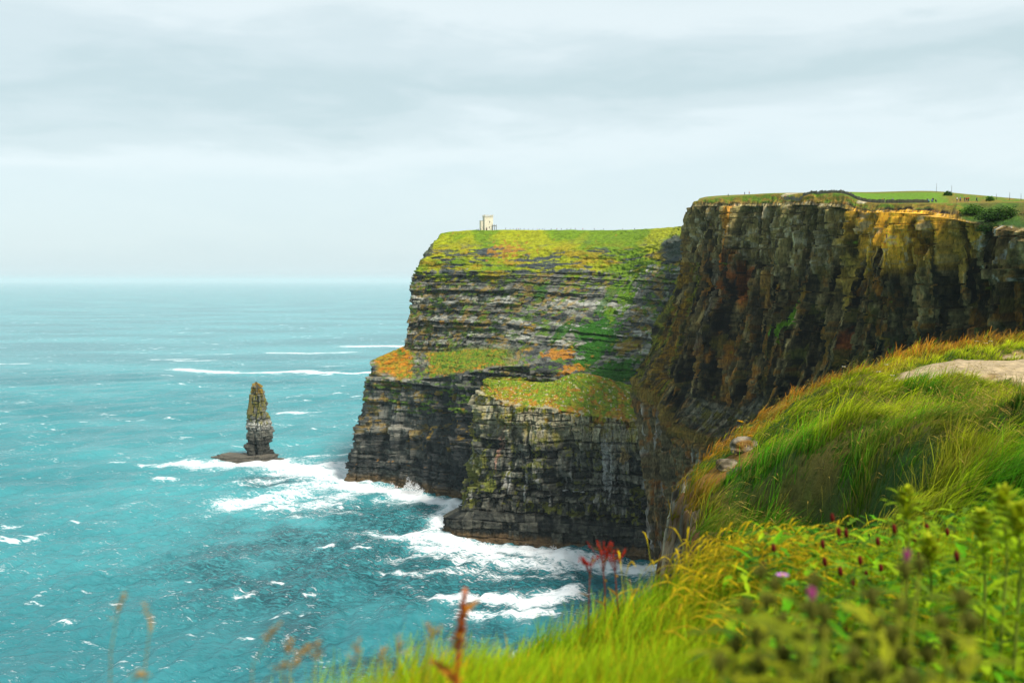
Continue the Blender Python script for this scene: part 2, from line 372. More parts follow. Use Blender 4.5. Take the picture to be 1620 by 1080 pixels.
    for px, py in ((905, 778), (912, 778.5), (918, 780), (890, 777), (810, 655), (815, 650)):
        b = blob(ctx, px, py, 1.5, .35); col = mixc(col, (.6, .6, .58), ss(.4, .6, b))
    gm = ss(2.94, 3.04, V + .3 * (n1 - .5) + .35 * (bkn - .5))
    tq = fbm(s / 4, V * 9, 4, 4, 181)
    gg = mixc(np.zeros(Q.shape) + np.array((.30, .14, .01)), (.12, .19, .006), ss(.44, .54, (.8 * tq + .2 * bkn) + .02 + .22 * (V - 3.42))); gg = mixc(gg, (.22, .20, .01), ss(.48, .58, fbm(s / 2.2, V * 18, 6, 4, 183, .6)) * .8); gg = gg * (.5 + 1.0 * fbm(s / 1.1, V * 34, 4, 3, 184))[..., None]
    gg = mixc(gg, (.45, .38, .26), ss(.72, .75, fbm(s / 1.4, V * 20, 8, 3, 185)) * .9)
    col = col * (1 - gm[..., None]) + gg * gm[..., None]
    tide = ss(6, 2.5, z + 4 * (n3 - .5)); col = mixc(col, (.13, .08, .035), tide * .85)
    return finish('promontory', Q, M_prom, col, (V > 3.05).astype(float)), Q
prom_obj, promQ = promontory()

# ---- tall brown cliff to the right with the visitor path on top
def brown_cliff():
    T = [  # r0(px,d) r1 r2 r2b r3 r4 r5(back) r6(hill)
        [(1037, 556), (1010, 602, 549), (1022, 592, 547), (1082, 445, 532), (1099, 326, 521), (1107, 317, 523), 1, 312],
        [(1075, 545), (1058, 655, 517), (1086, 612, 507), (1117, 455, 497), (1132, 326, 490), (1137, 313, 496), 1, 309],
        [(1130, 515), (1112, 692, 478), (1160, 642, 466), (1192, 470, 456), (1202, 326, 450), (1208, 307, 458), 1, 306.5],
        [(1220, 475), (1200, 700, 440), (1232, 610, 425), (1264, 470, 415), (1275, 324, 406), (1280, 306, 415), 1, 304.5],
        [(1290, 440), (1255, 660, 412), (1290, 590, 395), (1318, 450, 386), (1325, 328, 378), (1330, 306, 388), 1, 303.5],
        [(1350, 415), (1300, 640, 390), (1325, 560, 370), (1356, 440, 360), (1366, 336, 350), (1372, 320, 358), 2, 303],
        [(1480, 360), (1420, 600, 330), (1440, 530, 315), (1450, 430, 306), (1456, 337, 300), (1462, 322, 306), 2.5, 301],
        [(1560, 320), (1510, 590, 292), (1515, 520, 282), (1520, 430, 276), (1524, 350, 270), (1532, 322, 286), 2, 307],
        [(1680, 290), (1600, 580, 267), (1605, 510, 257), (1610, 430, 251), (1618, 366, 246), (1630, 321, 272), 2, 316],
        [(1850, 262), (1750, 570, 240), (1750, 500, 234), (1755, 440, 228), (1760, 390, 224), (1770, 328, 250), 2, 324]]
    cols = []
    for t in T:
        c = [B_(*t[0])] + [W(*q) for q in t[1:6]]; px, py, d = t[5]
        c.append(W(px + 3, py - t[6], d + 28)); c.append(W(px + 6, t[7], d + 118)); c.append(c[-1] + np.array([40, 160, -3.0])); cols.append(c)
    first = [p + np.array([70, 90, 0]) for p in cols[0]]; f2 = [p + np.array([7, 22, 0]) for p in cols[0]]
    last = [p + np.array([120, -60, 0]) for p in cols[-1]]
    ctrl = C_([first, f2] + cols + [last], 9)
    Q, Nn, s, z, V = cliff(ctrl, [30, 40, 90, 130, 130, 100, 140, 210, 170, 170, 60, 16], [110, 45, 140, 150, 26, 14, 26, 8], {'smooth': 2})
    X, Y = proj(Q); ctx = (Q, s, z, X, Y)
    zw = z + .02 * s + 2 * (vn(s / 40, 0 * z, 0, 6) - .5)
    st = Strata(2, 5, 33, .7, 2.2); st2 = Strata(.7, 1.6, 34, .8, 3)
    i1, f1, b1, h1, o1, c1 = st(s, zw); i2, f2_, b2, h2, o2, c2 = st2(s, zw)
    rw = np.where(V < 1, .9, np.where(V < 2, .6, np.where(V < 4, 1, .12)))
    rg = lambda q: 1 - np.abs(2 * q - 1)
    w = fbm(s / 14, z / 48, 0, 3, 27) * 5
    fl1 = rg(vn((s + w) / 12, z / 160, 0, 28)); fl2 = rg(vn((s + w) / 4.6, z / 70, 0, 29)); fl3 = rg(vn((s + w) / 1.9, z / 30, 0, 30))
    but = fbm(s / 34, z / 130, 0, 3, 25) - .5; craggy = fbm(s / 7, z / 9, 0, 4, 26) - .5
    vis = ss(.46, .58, fbm(s / 18, z / 7, 3, 3, 38))
    d = rw * (but * 18 + (fl1 - .5) * 7 + (fl2 - .5) * 5.2 + (fl3 - .5) * 2.4 + craggy * 3.0 + (h1 - .5) * .8 + (h2 - .5) * .7 - 1.4 * (f1 < .12) * vis - 2.0)
    rw = np.where((V >= 1) & (V < 2) & (X > 1215), .9, rw)
    qa = (s + w) / 2.6 + .5 * vn(s / 8, z / 40, 3, 45); qc = np.floor(qa); grv = (qa - qc < .14) * 1.0; hc = hsh(qc, np.floor(z / 17 + 5 * hsh(qc, qc * 0, qc * 0, 46)), qc * 0, 47)
    qf = np.floor((s + w * .8) / 1.1 + vn(s / 5, z / 30, 3, 48)); hf = hsh(qf, np.floor(z / 8 + 5 * hsh(qf, qf * 0, qf * 0, 49)), qf * 0, 50)
    d = d + rw * ((hc - .5) * 4.4 + (hf - .5) * 2.4 - 1.8 * grv)
    soil = (V > 1) & (V < 2.05) & (X > 1020)
    lip = (fbm(s / 9, 0 * z, 0, 3, 44) - .42) * 9
    d += np.where(V > 3.9, ((fbm(s / 9, V * 3, 0, 4, 32) - .5) * 2.2) * ss(5.4, 4.6, V) * ss(3.9, 4.2, V), 0)
    Q = Q + Nn * np.array([1, 1, .25]) * (d * ss(4.9, 4.4, V) + d * .0)[..., None]
    tl = np.clip(lip, -1.2, 2.6) * ss(4.05, 4.35, V) * ss(5.2, 4.6, V); Q[..., 2] += tl * .35
    n1 = fbm(s / 7, z / 8, 0, 4, 231); n2 = fbm(s / 20, z / 20, 3, 4, 241); n3 = fbm((s + w) / 2.2, z / 22, 7, 3, 251); fine = fbm(s / .8, z / 3.2, 0, 4, 261, .65)
    bkn = fbm(s / 1.5, z / 5, 3, 5, 35, .62); fl4 = rg(vn((s + w) / 2.6, z / 14, 4, 36))
    g = np.clip(.16 + .35 * (h1 * .4 + h2 * .5 + c1 * .2 - .3) + .9 * (fine - .5) + 1.1 * (n3 - .5) + .35 * (fl4 - .5) + .28 * (hf - .5) + .2 * (hc - .5), 0, 1)
    col = mixc(np.zeros(Q.shape) + np.array([.009, .0065, .004]), (.52, .37, .15), g ** 1.6)
    col = mixc(col, (.40, .15, .012), ss(.52, .62, .5 * bkn + .3 * n1 + .2 * n3 + .03 * ss(1330, 1150, X)) * .75)
    stain = ss(.50, .60, fbm((s + w) / 4, z / 55, 6, 4, 39, .6) + .10 * (n2 - .5)); col = mixc(col, (.006, .005, .004), stain * .72 * (V > 1)); col = col * (1 - .5 * grv * (V > 2) * (V < 4))[..., None]
    # weathered golden brow, deepest on the right half
    depth = ss(3.0, 3.75, V + .6 * (n3 - .5) + .35 * (n2 - .5) + .12 * ss(1330, 1400, X) * ss(1560, 1500, X)) * (V < 4.2)
    gold = mixc(np.zeros(Q.shape) + np.array((.20, .15, .05)), (.70, .36, .025), ss(1310, 1380, X + 60 * (n1 - .5)) * ss(1560, 1500, X))
    gold = mixc(gold, (.26, .23, .16), ss(.58, .68, fine) * .7)
    gold = gold * (.3 + 2.6 * g)[..., None]
    hi = ss(3.45, 3.75, V + .35 * (n3 - .5))
    col = col * (1 - (depth * .85)[..., None]) + gold * (depth * .85)[..., None]
    for px, py, rs, rz, c, k in ((1155, 400, 9, 26, (.30, .11, .012), .9), (1165, 440, 12, 14, (.22, .06, .01), .9), (1150, 350, 8, 12, (.32, .15, .015), .9), (1205, 450, 5, 12, (.25, .12, .02), .7),
                                 (1345, 440, 6, 22, (.26, .17, .03), .9), (1340, 390, 9, 8, (.28, .18, .03), .8), (1340, 540, 6, 10, (.25, .05, .012), .7), (1215, 480, 4, 6, (.22, .05, .01), .8),
                                 (1545, 490, 3.2, 8, (.30, .03, .008), .95), (1530, 520, 8, 7, (.28, .09, .02), .9), (1500, 380, 10, 12, (.24, .15, .03), .8), (1590, 380, 14, 12, (.22, .14, .05), .7),
                                 (1290, 420, 4, 8, (.22, .2, .15), .7), (1235, 400, 4, 16, (.18, .16, .1), .6), (1130, 470, 7, 30, (.12, .10, .07), .6), (1465, 460, 6, 10, (.14, .1, .04), .6), (1100, 520, 8, 20, (.15, .1, .03), .5)):
        b = blob(ctx, px, py, rs, rz); col = mixc(col, np.array(c)[None, None] * (.25 + 2.2 * g)[..., None] * 1.15, bk(b, .4 * bkn + .4 * n3 + .2 * n1, k))
    b = np.maximum.reduce([blob(ctx, px, py, 6, 4.5) for px, py in ((1590, 365), (1600, 400), (1615, 420), (1560, 400))])
    col = mixc(col, (.45, .40, .32), ss(.4, .6, b) * ss(.58, .66, fine))
    m = ss(.62, .7, n1) * (V > .6) * (V < 3.3); col = mixc(col, (.14, .11, .02), m * .55)
    # ochre ramp along the seaward edge
    ramp = ss(75, 30, X - (1010 + (600 - Y) * .30)) * (Y < 640) * (Y > 415) * (X < 1110) * (V > .9)
    ramp = bk(ramp * .95, .5 * bkn + .5 * n1); rc = mixc(np.zeros(Q.shape) + np.array((.22, .20, .012)), (.30, .15, .012), ss(.42, .6, n3))
    rc = mixc(rc, (.02, .018, .012), ss(.46, .58, fine) * .75); col = col * (1 - ramp[..., None] * .9) + rc * ramp[..., None] * .9
    # grey soil apron under the upper face
    ap = ss(1.02, 1.2, V + .2 * (n1 - .5)) * ss(2.1, 1.85, V) * ss(1070, 1110, X) * ss(1235, 1195, X); apn = fbm(Q[..., 0] / 2.2, Q[..., 1] / 2.2, z / 2.2, 5, 291, .65); col = mixc(col, np.array([.15, .125, .085])[None, None] * (.1 + 1.6 * ss(.3, .7, apn))[..., None], ap * .85); col = mixc(col, (.16, .12, .015), ap * ss(.52, .6, fbm(Q[..., 0] / 4, Q[..., 1] / 4, z / 4, 4, 292)) * .8)
    ap2 = ss(.90, .97, V + .08 * (n3 - .5)) * ss(1.12, 1.02, V) * ss(1235, 1195, X); col = mixc(col, (.26, .16, .03), ap2 * .8)
    lo = ss(.95, .85, V); lay = np.clip(.25 + .8 * (c2 * .5 + h2 * .5 - .3), 0, 1)
    col = mixc(col, np.array([.28, .22, .11])[None, None] * (.1 + 1.3 * lay)[..., None], lo * .75)
    col = mixc(col, (.33, .12, .015), ss(.55, .66, bkn + .04 * (V - .5)) * lo * .7); col = mixc(col, (.40, .39, .36), ss(.6, .7, n3 + .06 * ss(.5, .2, V)) * lo * .7)
    # green flush in the face
    b = bk(1.35 * np.maximum(blob(ctx, 1256, 503, 6, 5), blob(ctx, 1238, 522, 8, 4.5)), bkn); col = mixc(col, (.13, .26, .008), b)
    b = bk(np.maximum(blob(ctx, 1265, 560, 12, 6), blob(ctx, 1290, 490, 8, 7)), bkn - .05); col = mixc(col, (.10, .10, .015), b * .6)
    # turf on top
    gm = ss(4.15, 4.5, V + .35 * (n2 - .5) - .1 * ss(1380, 1440, X) * ss(1520, 1480, X))
    tq = fbm(s / 7, V * 3, 4, 4, 281)
    gg = mixc(np.zeros(Q.shape) + np.array((.20, .15, .015)), (.12, .19, .008), ss(.45, .58, tq)); gg = mixc(gg, (.27, .15, .02), ss(.55, .66, fbm(s / 4, V * 6, 9, 3, 283)) * .7)
    field = ss(5.2, 5.6, V) * ss(1340, 1360, X) * ss(1510, 1480, X); gg = mixc(gg, (.15, .26, .008) if False else (.13, .25, .008), field * ss(6.85, 6.75, V))
    gg = mixc(gg, (.17, .17, .02), ss(6.70, 6.85, V))
    sl = ss(1505, 1530, X) * ss(4.02, 4.15, V) * (V < 5.2); col = mixc(col, (.035, .085, .008), sl * ss(.35, .5, tq + .08)); gm = gm * (1 - sl * .6)
    col = col * (1 - gm[..., None]) + gg * gm[..., None]
    b = ss(.3, .55, np.maximum(blob(ctx, 1365, 319, 6, 1.2), blob(ctx, 1250, 307, 8, .8)) * (.5 + n1)); col = mixc(col, (.55, .45, .26), b * (V > 4.1))
    tide = ss(7, 3, z); col = mixc(col, (.12, .08, .035), tide * .8)
    return finish('cliff', Q, M_near, col, (V > 4.3).astype(float)), Q, V
near_obj, nearQ, nearV = brown_cliff()
def ground_at(Q, V, vmin, x, y):
    m = V.ravel() > vmin; P = Q.reshape(-1, 3)[m]; k = np.argmin((P[:, 0] - x) ** 2 + (P[:, 1] - y) ** 2); return float(P[k, 2])

# ------------------------------------------------------------------ sea stack
def sea_stack():
    d0 = 874.0; m = d0 / F * 1.0
    root = empty('sea_stack', tuple(WS(411, 727)), 'tall narrow rock pillar rising from a flat rock shelf ringed by white surf', 'sea stack')
    base = np.array(root.location)
    prof = [(732, 388, 436), (725, 390, 434), (712, 391, 431), (700, 391, 429.5), (686, 392, 429), (679, 391, 428), (670, 389.5, 427), (664, 391, 426), (655, 394, 424.5), (640, 397, 421), (628, 399, 419.5), (622, 399, 418.5), (612, 400, 416.5), (607, 400, 411), (604, 402, 408)]
    ys = np.array([p[0] for p in prof])[::-1]; L = np.array([p[1] for p in prof])[::-1]; R = np.array([p[2] for p in prof])[::-1]
    nz, na = 240, 220; py = np.linspace(732, 604, nz); l = np.interp(py, ys, L); r = np.interp(py, ys, R)
    th = np.linspace(0, 2 * PI, na + 1)[:-1]
    Z = np.array([W(410, y, d0)[2] for y in py]); Xc = np.array([W((a + b) / 2, y, d0)[0] for a, b, y in zip(l, r, py)]); hw = (r - l) / 2 * m
    A, ZZ = np.meshgrid(th, Z); HW = np.repeat(hw[:, None], na, 1)
    # squarish plan
    sq = 1 / np.maximum(np.abs(np.cos(A + .5)), np.abs(np.sin(A + .5))) ** .9
    rad = HW * sq * .86
    s = A * 10
    st = Strata(2, 5, 63, .7, 2); st2 = Strata(.8, 1.8, 64)
    i1, f1, b1, h1, o1, c1 = st(s, ZZ); i2, f2_, b2, h2, o2, c2 = st2(s, ZZ)
    nx, ny = np.cos(A) * 2, np.sin(A) * 2
    rad = rad + (fbm(nx, ny, ZZ / 10, 5, 65, .6) - .5) * 8 + (h1 - .5) * 1.8 + (h2 - .5) * .8 - .8 * (f1 < .14) - (b1 < .1) * .6 + (hsh(np.floor(A * 3.2 + ZZ * .02), np.floor(ZZ / 7), A * 0, 69) - .5) * 3.2 - .8
    rad *= np.where(py[:, None] < 606, .4, 1)
    cave = np.exp(-((A - 4.45) / .32) ** 2 - ((ZZ - 8) / 6.5) ** 2); rad -= 6.5 * ss(.35, .55, cave)
    P = np.stack([Xc[:, None] + rad * np.cos(A) - base[0], rad * np.sin(A) * .95 + d0 - base[1], ZZ], -1)
    n1 = fbm(nx * 3, ny * 3, ZZ / 4, 4, 66); fine = fbm(nx * 8, ny * 8, ZZ, 3, 67)
    g = np.clip(.3 + .6 * (c1 * .3 + h1 * .4 + c2 * .3 - .3) + .4 * (fine - .5), 0, 1)
    col = mixc(np.zeros(P.shape) + np.array([.03, .036, .036]), (.30, .28, .21), g ** 1.4)
    hh = ZZ / 68
    col = mixc(col, (.19, .17, .02), ss(.46, .6, n1 + .12 * ss(.35, .6, hh) - .08) * ss(.38, .5, hh) * .85)
    col = mixc(col, (.32, .18, .015), ss(.5, .6, n1 + .06) * ss(.80, .88, hh) * .8)
    band = np.exp(-((hh - .44 + .05 * (n1 - .5)) / .05) ** 2); col = mixc(col, (.5, .48, .42), band * ss(.45, .55, fine) * .9)
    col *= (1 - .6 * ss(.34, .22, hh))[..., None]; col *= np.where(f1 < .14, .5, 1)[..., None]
    idx = []
    ii = np.arange(nz * na).reshape(nz, na); j = np.roll(ii, -1, 1)
    idx = np.stack([ii[:-1], j[:-1], j[1:], ii[1:]], -1).reshape(-1, 4)
    V = np.concatenate([P.reshape(-1, 3), [[P[-1, :, 0].mean(), P[-1, :, 1].mean(), P[-1, 0, 2] + .8]]]); top = len(V) - 1
    cap = np.stack([ii[-1], j[-1], np.full(na, top), np.full(na, top)], -1)
    me = raw_mesh('pillar', V, idx, 4, M_stack, np.zeros(len(idx), bool), np.concatenate([col.reshape(-1, 3), [[.3, .18, .02]]]))
    link('pillar', me, root)
    # flanking spire
    mb = MB(); q = [W(395, 655, d0 - 6), W(395.5, 645, d0 - 6), W(396, 634, d0 - 6), W(396.3, 625, d0 - 6), W(396.3, 623, d0 - 6)]
    mb.tube([Vector(p - base) for p in q], [3.0, 1.7, 1.3, 1.2, .5], 7, (.12, .10, .03)); mb.build('spire', M_stack, root, False)
    # wave-cut shelf: irregular slab with blocky edge
    def slab(pxs, ymid, depth, hgt, name, seed):
        r = np.random.default_rng(seed); n = 90; nl = 6
        c = WS((pxs[0] + pxs[1]) / 2, ymid); hx = (pxs[1] - pxs[0]) / 2 * m; V = []; cc = []
        for k in range(nl):
            t = k / (nl - 1)
            for a in range(n):
                q = 2 * PI * a / n; jag = .82 + .28 * float(vn(math.cos(q) * 3 + seed, math.sin(q) * 3, k * .2, seed)) + .06 * r.random()
                sc = (1.02 - .10 * t) * jag; zz = -3 + (hgt + 3) * t + (float(vn(math.cos(q) * 2.5, math.sin(q) * 2.5, seed, 5)) - .5) * hgt * .7 * t
                V.append((c[0] - base[0] + hx * sc * np.sign(math.cos(q)) * abs(math.cos(q)) ** .8, c[1] - base[1] + depth * sc * np.sign(math.sin(q)) * abs(math.sin(q)) ** .8, zz))
                b = .6 + .7 * r.random(); cc.append((.11 * b, .095 * b, .07 * b) if k % 2 else (.05 * b, .045 * b, .035 * b))
        f = [(k * n + a, k * n + (a + 1) % n, (k + 1) * n + (a + 1) % n, (k + 1) * n + a) for k in range(nl - 1) for a in range(n)]
        f.append(tuple((nl - 1) * n + a for a in range(n)))
        mb = MB(); mb.v = V; mb.f = f; mb.c = cc; mb.build(name, M_stack, root, False)
    slab((333, 439), 725, 13, 2.6, 'rock_shelf', 3); slab((345, 400), 724, 9, 3.0, 'rock_shelf', 9)
    slab((402, 437), 727, 9, 3.6, 'rock_shelf', 13); slab((434, 450), 728.5, 4, 1.8, 'low_rock', 5)
sea_stack()

# ------------------------------------------------------------------ sea
def sea():
    half = math.radians(43); az = np.concatenate([np.linspace(-PI, -half, 24)[:-1], np.linspace(-half, half, 760), np.linspace(half, PI, 24)[1:]])
    el = np.concatenate([np.radians(np.array([88, 70, 50, 40, 32, 27])), np.radians(np.linspace(24, .55, 1050)), np.radians(np.geomspace(.53, .11, 26))])
    r = ZC / np.tan(el)
    A, R = np.meshgrid(az, r); x = R * np.sin(A); y = R * np.cos(A)
    z = np.zeros_like(x); fade = ss(2200, 500, R); rr = np.random.default_rng(5)
    wx = x + 14 * (vn(x / 60, y / 60, 0, 301) - .5); wy = y + 14 * (vn(x / 60, y / 60, 9, 302) - .5)
    for k in range(26):
        lam = rr.uniform(7, 16) if k < 15 else rr.uniform(18, 75); ang = rr.normal(math.radians(-25), .55); amp = .024 * lam * rr.uniform(.4, 1) * (.75 if k < 15 else .62)
        ph = 2 * PI / lam * (wx * math.cos(ang) + wy * math.sin(ang)) + rr.uniform(0, 7)
        z += amp * (np.sin(ph) + .35 * np.sin(2 * ph + 1)) * (ss(1300, 500, R) if k < 15 else ss(4000, 900, R))
    # foam: broken water near rocks and crests
    foam = np.zeros_like(x)
    def seg(pts, w, k=1.0):
        nonlocal foam
        P = [WS(*p)[:2] for p in pts]; dmin = np.full(x.shape, 1e9)
        for (ax, ay), (bx, by) in zip(P[:-1], P[1:]):
            L2 = (bx - ax) ** 2 + (by - ay) ** 2 + 1e-9; t = np.clip(((x - ax) * (bx - ax) + (y - ay) * (by - ay)) / L2, 0, 1)
            dmin = np.minimum(dmin, np.hypot(x - ax - t * (bx - ax), y - ay - t * (by - ay)))
        foam = np.maximum(foam, k * np.exp(-(dmin / w) ** 2))
    seg([(325, 735), (400, 733), (470, 740), (545, 738)], 20, 1.25); seg([(345, 731), (440, 731)], 16, 1.2); seg([(225, 736), (300, 733)], 6, .95)
    seg([(440, 726), (520, 718), (560, 722)], 8, .75); seg([(480, 742), (560, 755)], 36, 1.2); seg([(555, 750), (548, 772), (600, 775), (660, 788), (725, 802)], 13, 1.35)
    seg([(530, 762), (450, 785), (385, 797)], 28, .85); seg([(560, 780), (500, 798), (430, 803)], 20, .75); seg([(600, 790), (690, 796)], 8, .85); seg([(470, 820), (560, 812)], 7, .5)
    seg([(718, 800), (700, 835), (650, 850), (630, 853)], 13, 1.15); seg([(690, 852), (760, 866), (850, 876), (900, 884), (1010, 897)], 13, 1.4); seg([(640, 852), (720, 872), (800, 890), (950, 895)], 13, .95)
    seg([(700, 950), (760, 948), (830, 955), (905, 940)], 9, 1.25); seg([(740, 968), (830, 972), (870, 968)], 6, .9); seg([(690, 908), (760, 902), (900, 915)], 7, .55); seg([(640, 930), (700, 950)], 5, .5); seg([(600, 905), (660, 915)], 4, .6); seg([(740, 835), (690, 880), (760, 895)], 10, .8); seg([(575, 845), (640, 858)], 9, .6); seg([(470, 755), (380, 765)], 10, .6); seg([(540, 745), (470, 775), (400, 790)], 16, .8)
    seg([(285, 584), (330, 588), (400, 590), (480, 588), (540, 590), (600, 590)], 20, 1.15); seg([(430, 558), (490, 559), (555, 557)], 18, .95); seg([(555, 548), (620, 547), (660, 549)], 34, 1.0)
    seg([(515, 580), (545, 578)], 14, .85); seg([(690, 870), (620, 880)], 6, .5)
    for px, py, w in ((98, 991, 3.2), (355, 984, 2.6), (385, 945, 3), (262, 757, 4), (184, 735, 3), (65, 848, 2.2), (490, 940, 2.2), (185, 960, 2), (390, 1013, 2.2), (440, 925, 2.5), (570, 870, 3), (515, 868, 3), (20, 575, 8), (310, 570, 10), (275, 568, 10), (470, 652, 8), (340, 560, 8), (700, 950, 3)):
        seg([(px - w * 3.2, py + 1), (px + w * 3, py)], w * 1.0, .85)
    tq = fbm(x / 45, y / 45, 0, 4, 305)
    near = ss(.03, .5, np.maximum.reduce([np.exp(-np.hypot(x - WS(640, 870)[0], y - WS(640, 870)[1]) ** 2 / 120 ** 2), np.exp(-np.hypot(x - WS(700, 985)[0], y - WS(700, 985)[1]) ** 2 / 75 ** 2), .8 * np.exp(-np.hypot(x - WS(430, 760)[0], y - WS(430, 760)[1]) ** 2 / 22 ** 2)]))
    P = np.stack([x, y, z * fade ** .3 + np.clip(foam, 0, 1) * .5 * ss(2500, 600, R)], -1); nr, nc = x.shape
    me = raw_mesh('sea', P.reshape(-1, 3), grid_idx(nr, nc)[:, ::-1], 4, None, None, None, {'foam': foam, 'deep': near * ss(.3, .6, tq + .1)})
    m, nt, out = newmat('sea_water'); lk = nt.links.new
    geo = N(nt, 'ShaderNodeNewGeometry'); fo = N(nt, 'ShaderNodeAttribute', attribute_name='foam'); de = N(nt, 'ShaderNodeAttribute', attribute_name='deep')
    mp = N(nt, 'ShaderNodeMapping'); mp.inputs['Rotation'].default_value = (0, 0, math.radians(20)); mp.inputs['Scale'].default_value = (1, 1.9, 1); lk(geo.outputs['Position'], mp.inputs[0])
    n1 = N(nt, 'ShaderNodeTexNoise', Scale=.22, Detail=7.0, Roughness=.62, Distortion=1.2); lk(mp.outputs[0], n1.inputs['Vector'])
    n2 = N(nt, 'ShaderNodeTexNoise', Scale=.028, Detail=5.0, Roughness=.6, Distortion=.8); lk(mp.outputs[0], n2.inputs['Vector'])
    n3 = N(nt, 'ShaderNodeTexNoise', Scale=.0022, Detail=4.0, Roughness=.55); lk(mp.outputs[0], n3.inputs['Vector'])
    def math_(op, a, b=None, c=None):
        n = N(nt, 'ShaderNodeMath', operation=op)
        for i, q in enumerate((a, b, c)):
            if q is None: continue
            if isinstance(q, (int, float)): n.inputs[i].default_value = q
            else: lk(q, n.inputs[i])
        return n.outputs[0]
    def step(v, a, b):
        n = N(nt, 'ShaderNodeMapRange', interpolation_type='SMOOTHSTEP'); lk(v, n.inputs[0]); n.inputs[1].default_value = a; n.inputs[2].default_value = b; return n.outputs[0]
    brk = math_('ADD', math_('MULTIPLY', n1.outputs[0], .9), math_('MULTIPLY', n2.outputs[0], .5))      # ~.7 mean
    n4 = N(nt, 'ShaderNodeTexNoise', Scale=.75, Detail=5.0, Roughness=.7, Distortion=1.0); lk(mp.outputs[0], n4.inputs['Vector'])
    brk = math_('ADD', brk, math_('MULTIPLY', math_('SUBTRACT', n4.outputs[0], .5), .5))
    fm = step(math_('ADD', math_('MULTIPLY', fo.outputs['Fac'], .56), math_('MULTIPLY', math_('SUBTRACT', brk, .7), 1.9)), .20, .62)
    # scattered whitecaps
    mp2 = N(nt, 'ShaderNodeMapping'); mp2.inputs['Rotation'].default_value = (0, 0, math.radians(4)); mp2.inputs['Scale'].default_value = (.55, 1.0, 1); lk(geo.outputs['Position'], mp2.inputs[0])
    w1 = N(nt, 'ShaderNodeTexNoise', Scale=.05, Detail=6.0, Roughness=.72, Distortion=.5); lk(mp2.outputs[0], w1.inputs['Vector'])
    w2 = N(nt, 'ShaderNodeTexNoise', Scale=.006, Detail=2.0, Roughness=.5); lk(mp2.outputs[0], w2.inputs['Vector'])
    wc = step(math_('ADD', w1.outputs[0], math_('MULTIPLY', w2.outputs[0], .22)), .735, .80)
    fm = math_('MAXIMUM', fm, math_('MULTIPLY', wc, .8))
    cr = N(nt, 'ShaderNodeMix', data_type='RGBA'); cr.inputs[6].default_value = (.024, .19, .212, 1); cr.inputs[7].default_value = (.060, .31, .33, 1); lk(step(n3.outputs[0], .35, .65), cr.inputs[0])
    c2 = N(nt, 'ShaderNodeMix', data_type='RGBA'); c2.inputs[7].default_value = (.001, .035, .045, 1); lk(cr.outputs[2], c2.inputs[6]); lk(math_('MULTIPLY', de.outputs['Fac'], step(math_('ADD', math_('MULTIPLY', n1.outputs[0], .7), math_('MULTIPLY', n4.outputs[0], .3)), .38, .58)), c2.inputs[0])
    c3 = N(nt, 'ShaderNodeMix', data_type='RGBA'); c3.inputs[7].default_value = (.006, .11, .14, 1); lk(c2.outputs[2], c3.inputs[6]); lk(math_('MULTIPLY', step(math_('ADD', math_('MULTIPLY', n1.outputs[0], .6), math_('MULTIPLY', n4.outputs[0], .4)), .50, .62), .5), c3.inputs[0])
    c4 = N(nt, 'ShaderNodeMix', data_type='RGBA'); c4.inputs[7].default_value = (.84, .86, .86, 1); lk(c3.outputs[2], c4.inputs[6]); lk(fm, c4.inputs[0])
    bs = N(nt, 'ShaderNodeBsdfPrincipled', Roughness=.2, IOR=1.33); lk(c4.outputs[2], bs.inputs['Base Color']); lk(math_('ADD', math_('MULTIPLY', fm, .6), .22), bs.inputs['Roughness'])
    bh = math_('ADD', math_('MULTIPLY', n1.outputs[0], 1.6), math_('ADD', math_('MULTIPLY', n2.outputs[0], 4.0), math_('MULTIPLY', n4.outputs[0], .5)))
    b = N(nt, 'ShaderNodeBump', Strength=.8, Distance=.9); lk(bh, b.inputs['Height']); lk(b.outputs[0], bs.inputs['Normal'])
    lk(bs.outputs[0], out.inputs[0]); me.materials.append(m)
    return tag(link('sea', me), kind='structure')
sea()
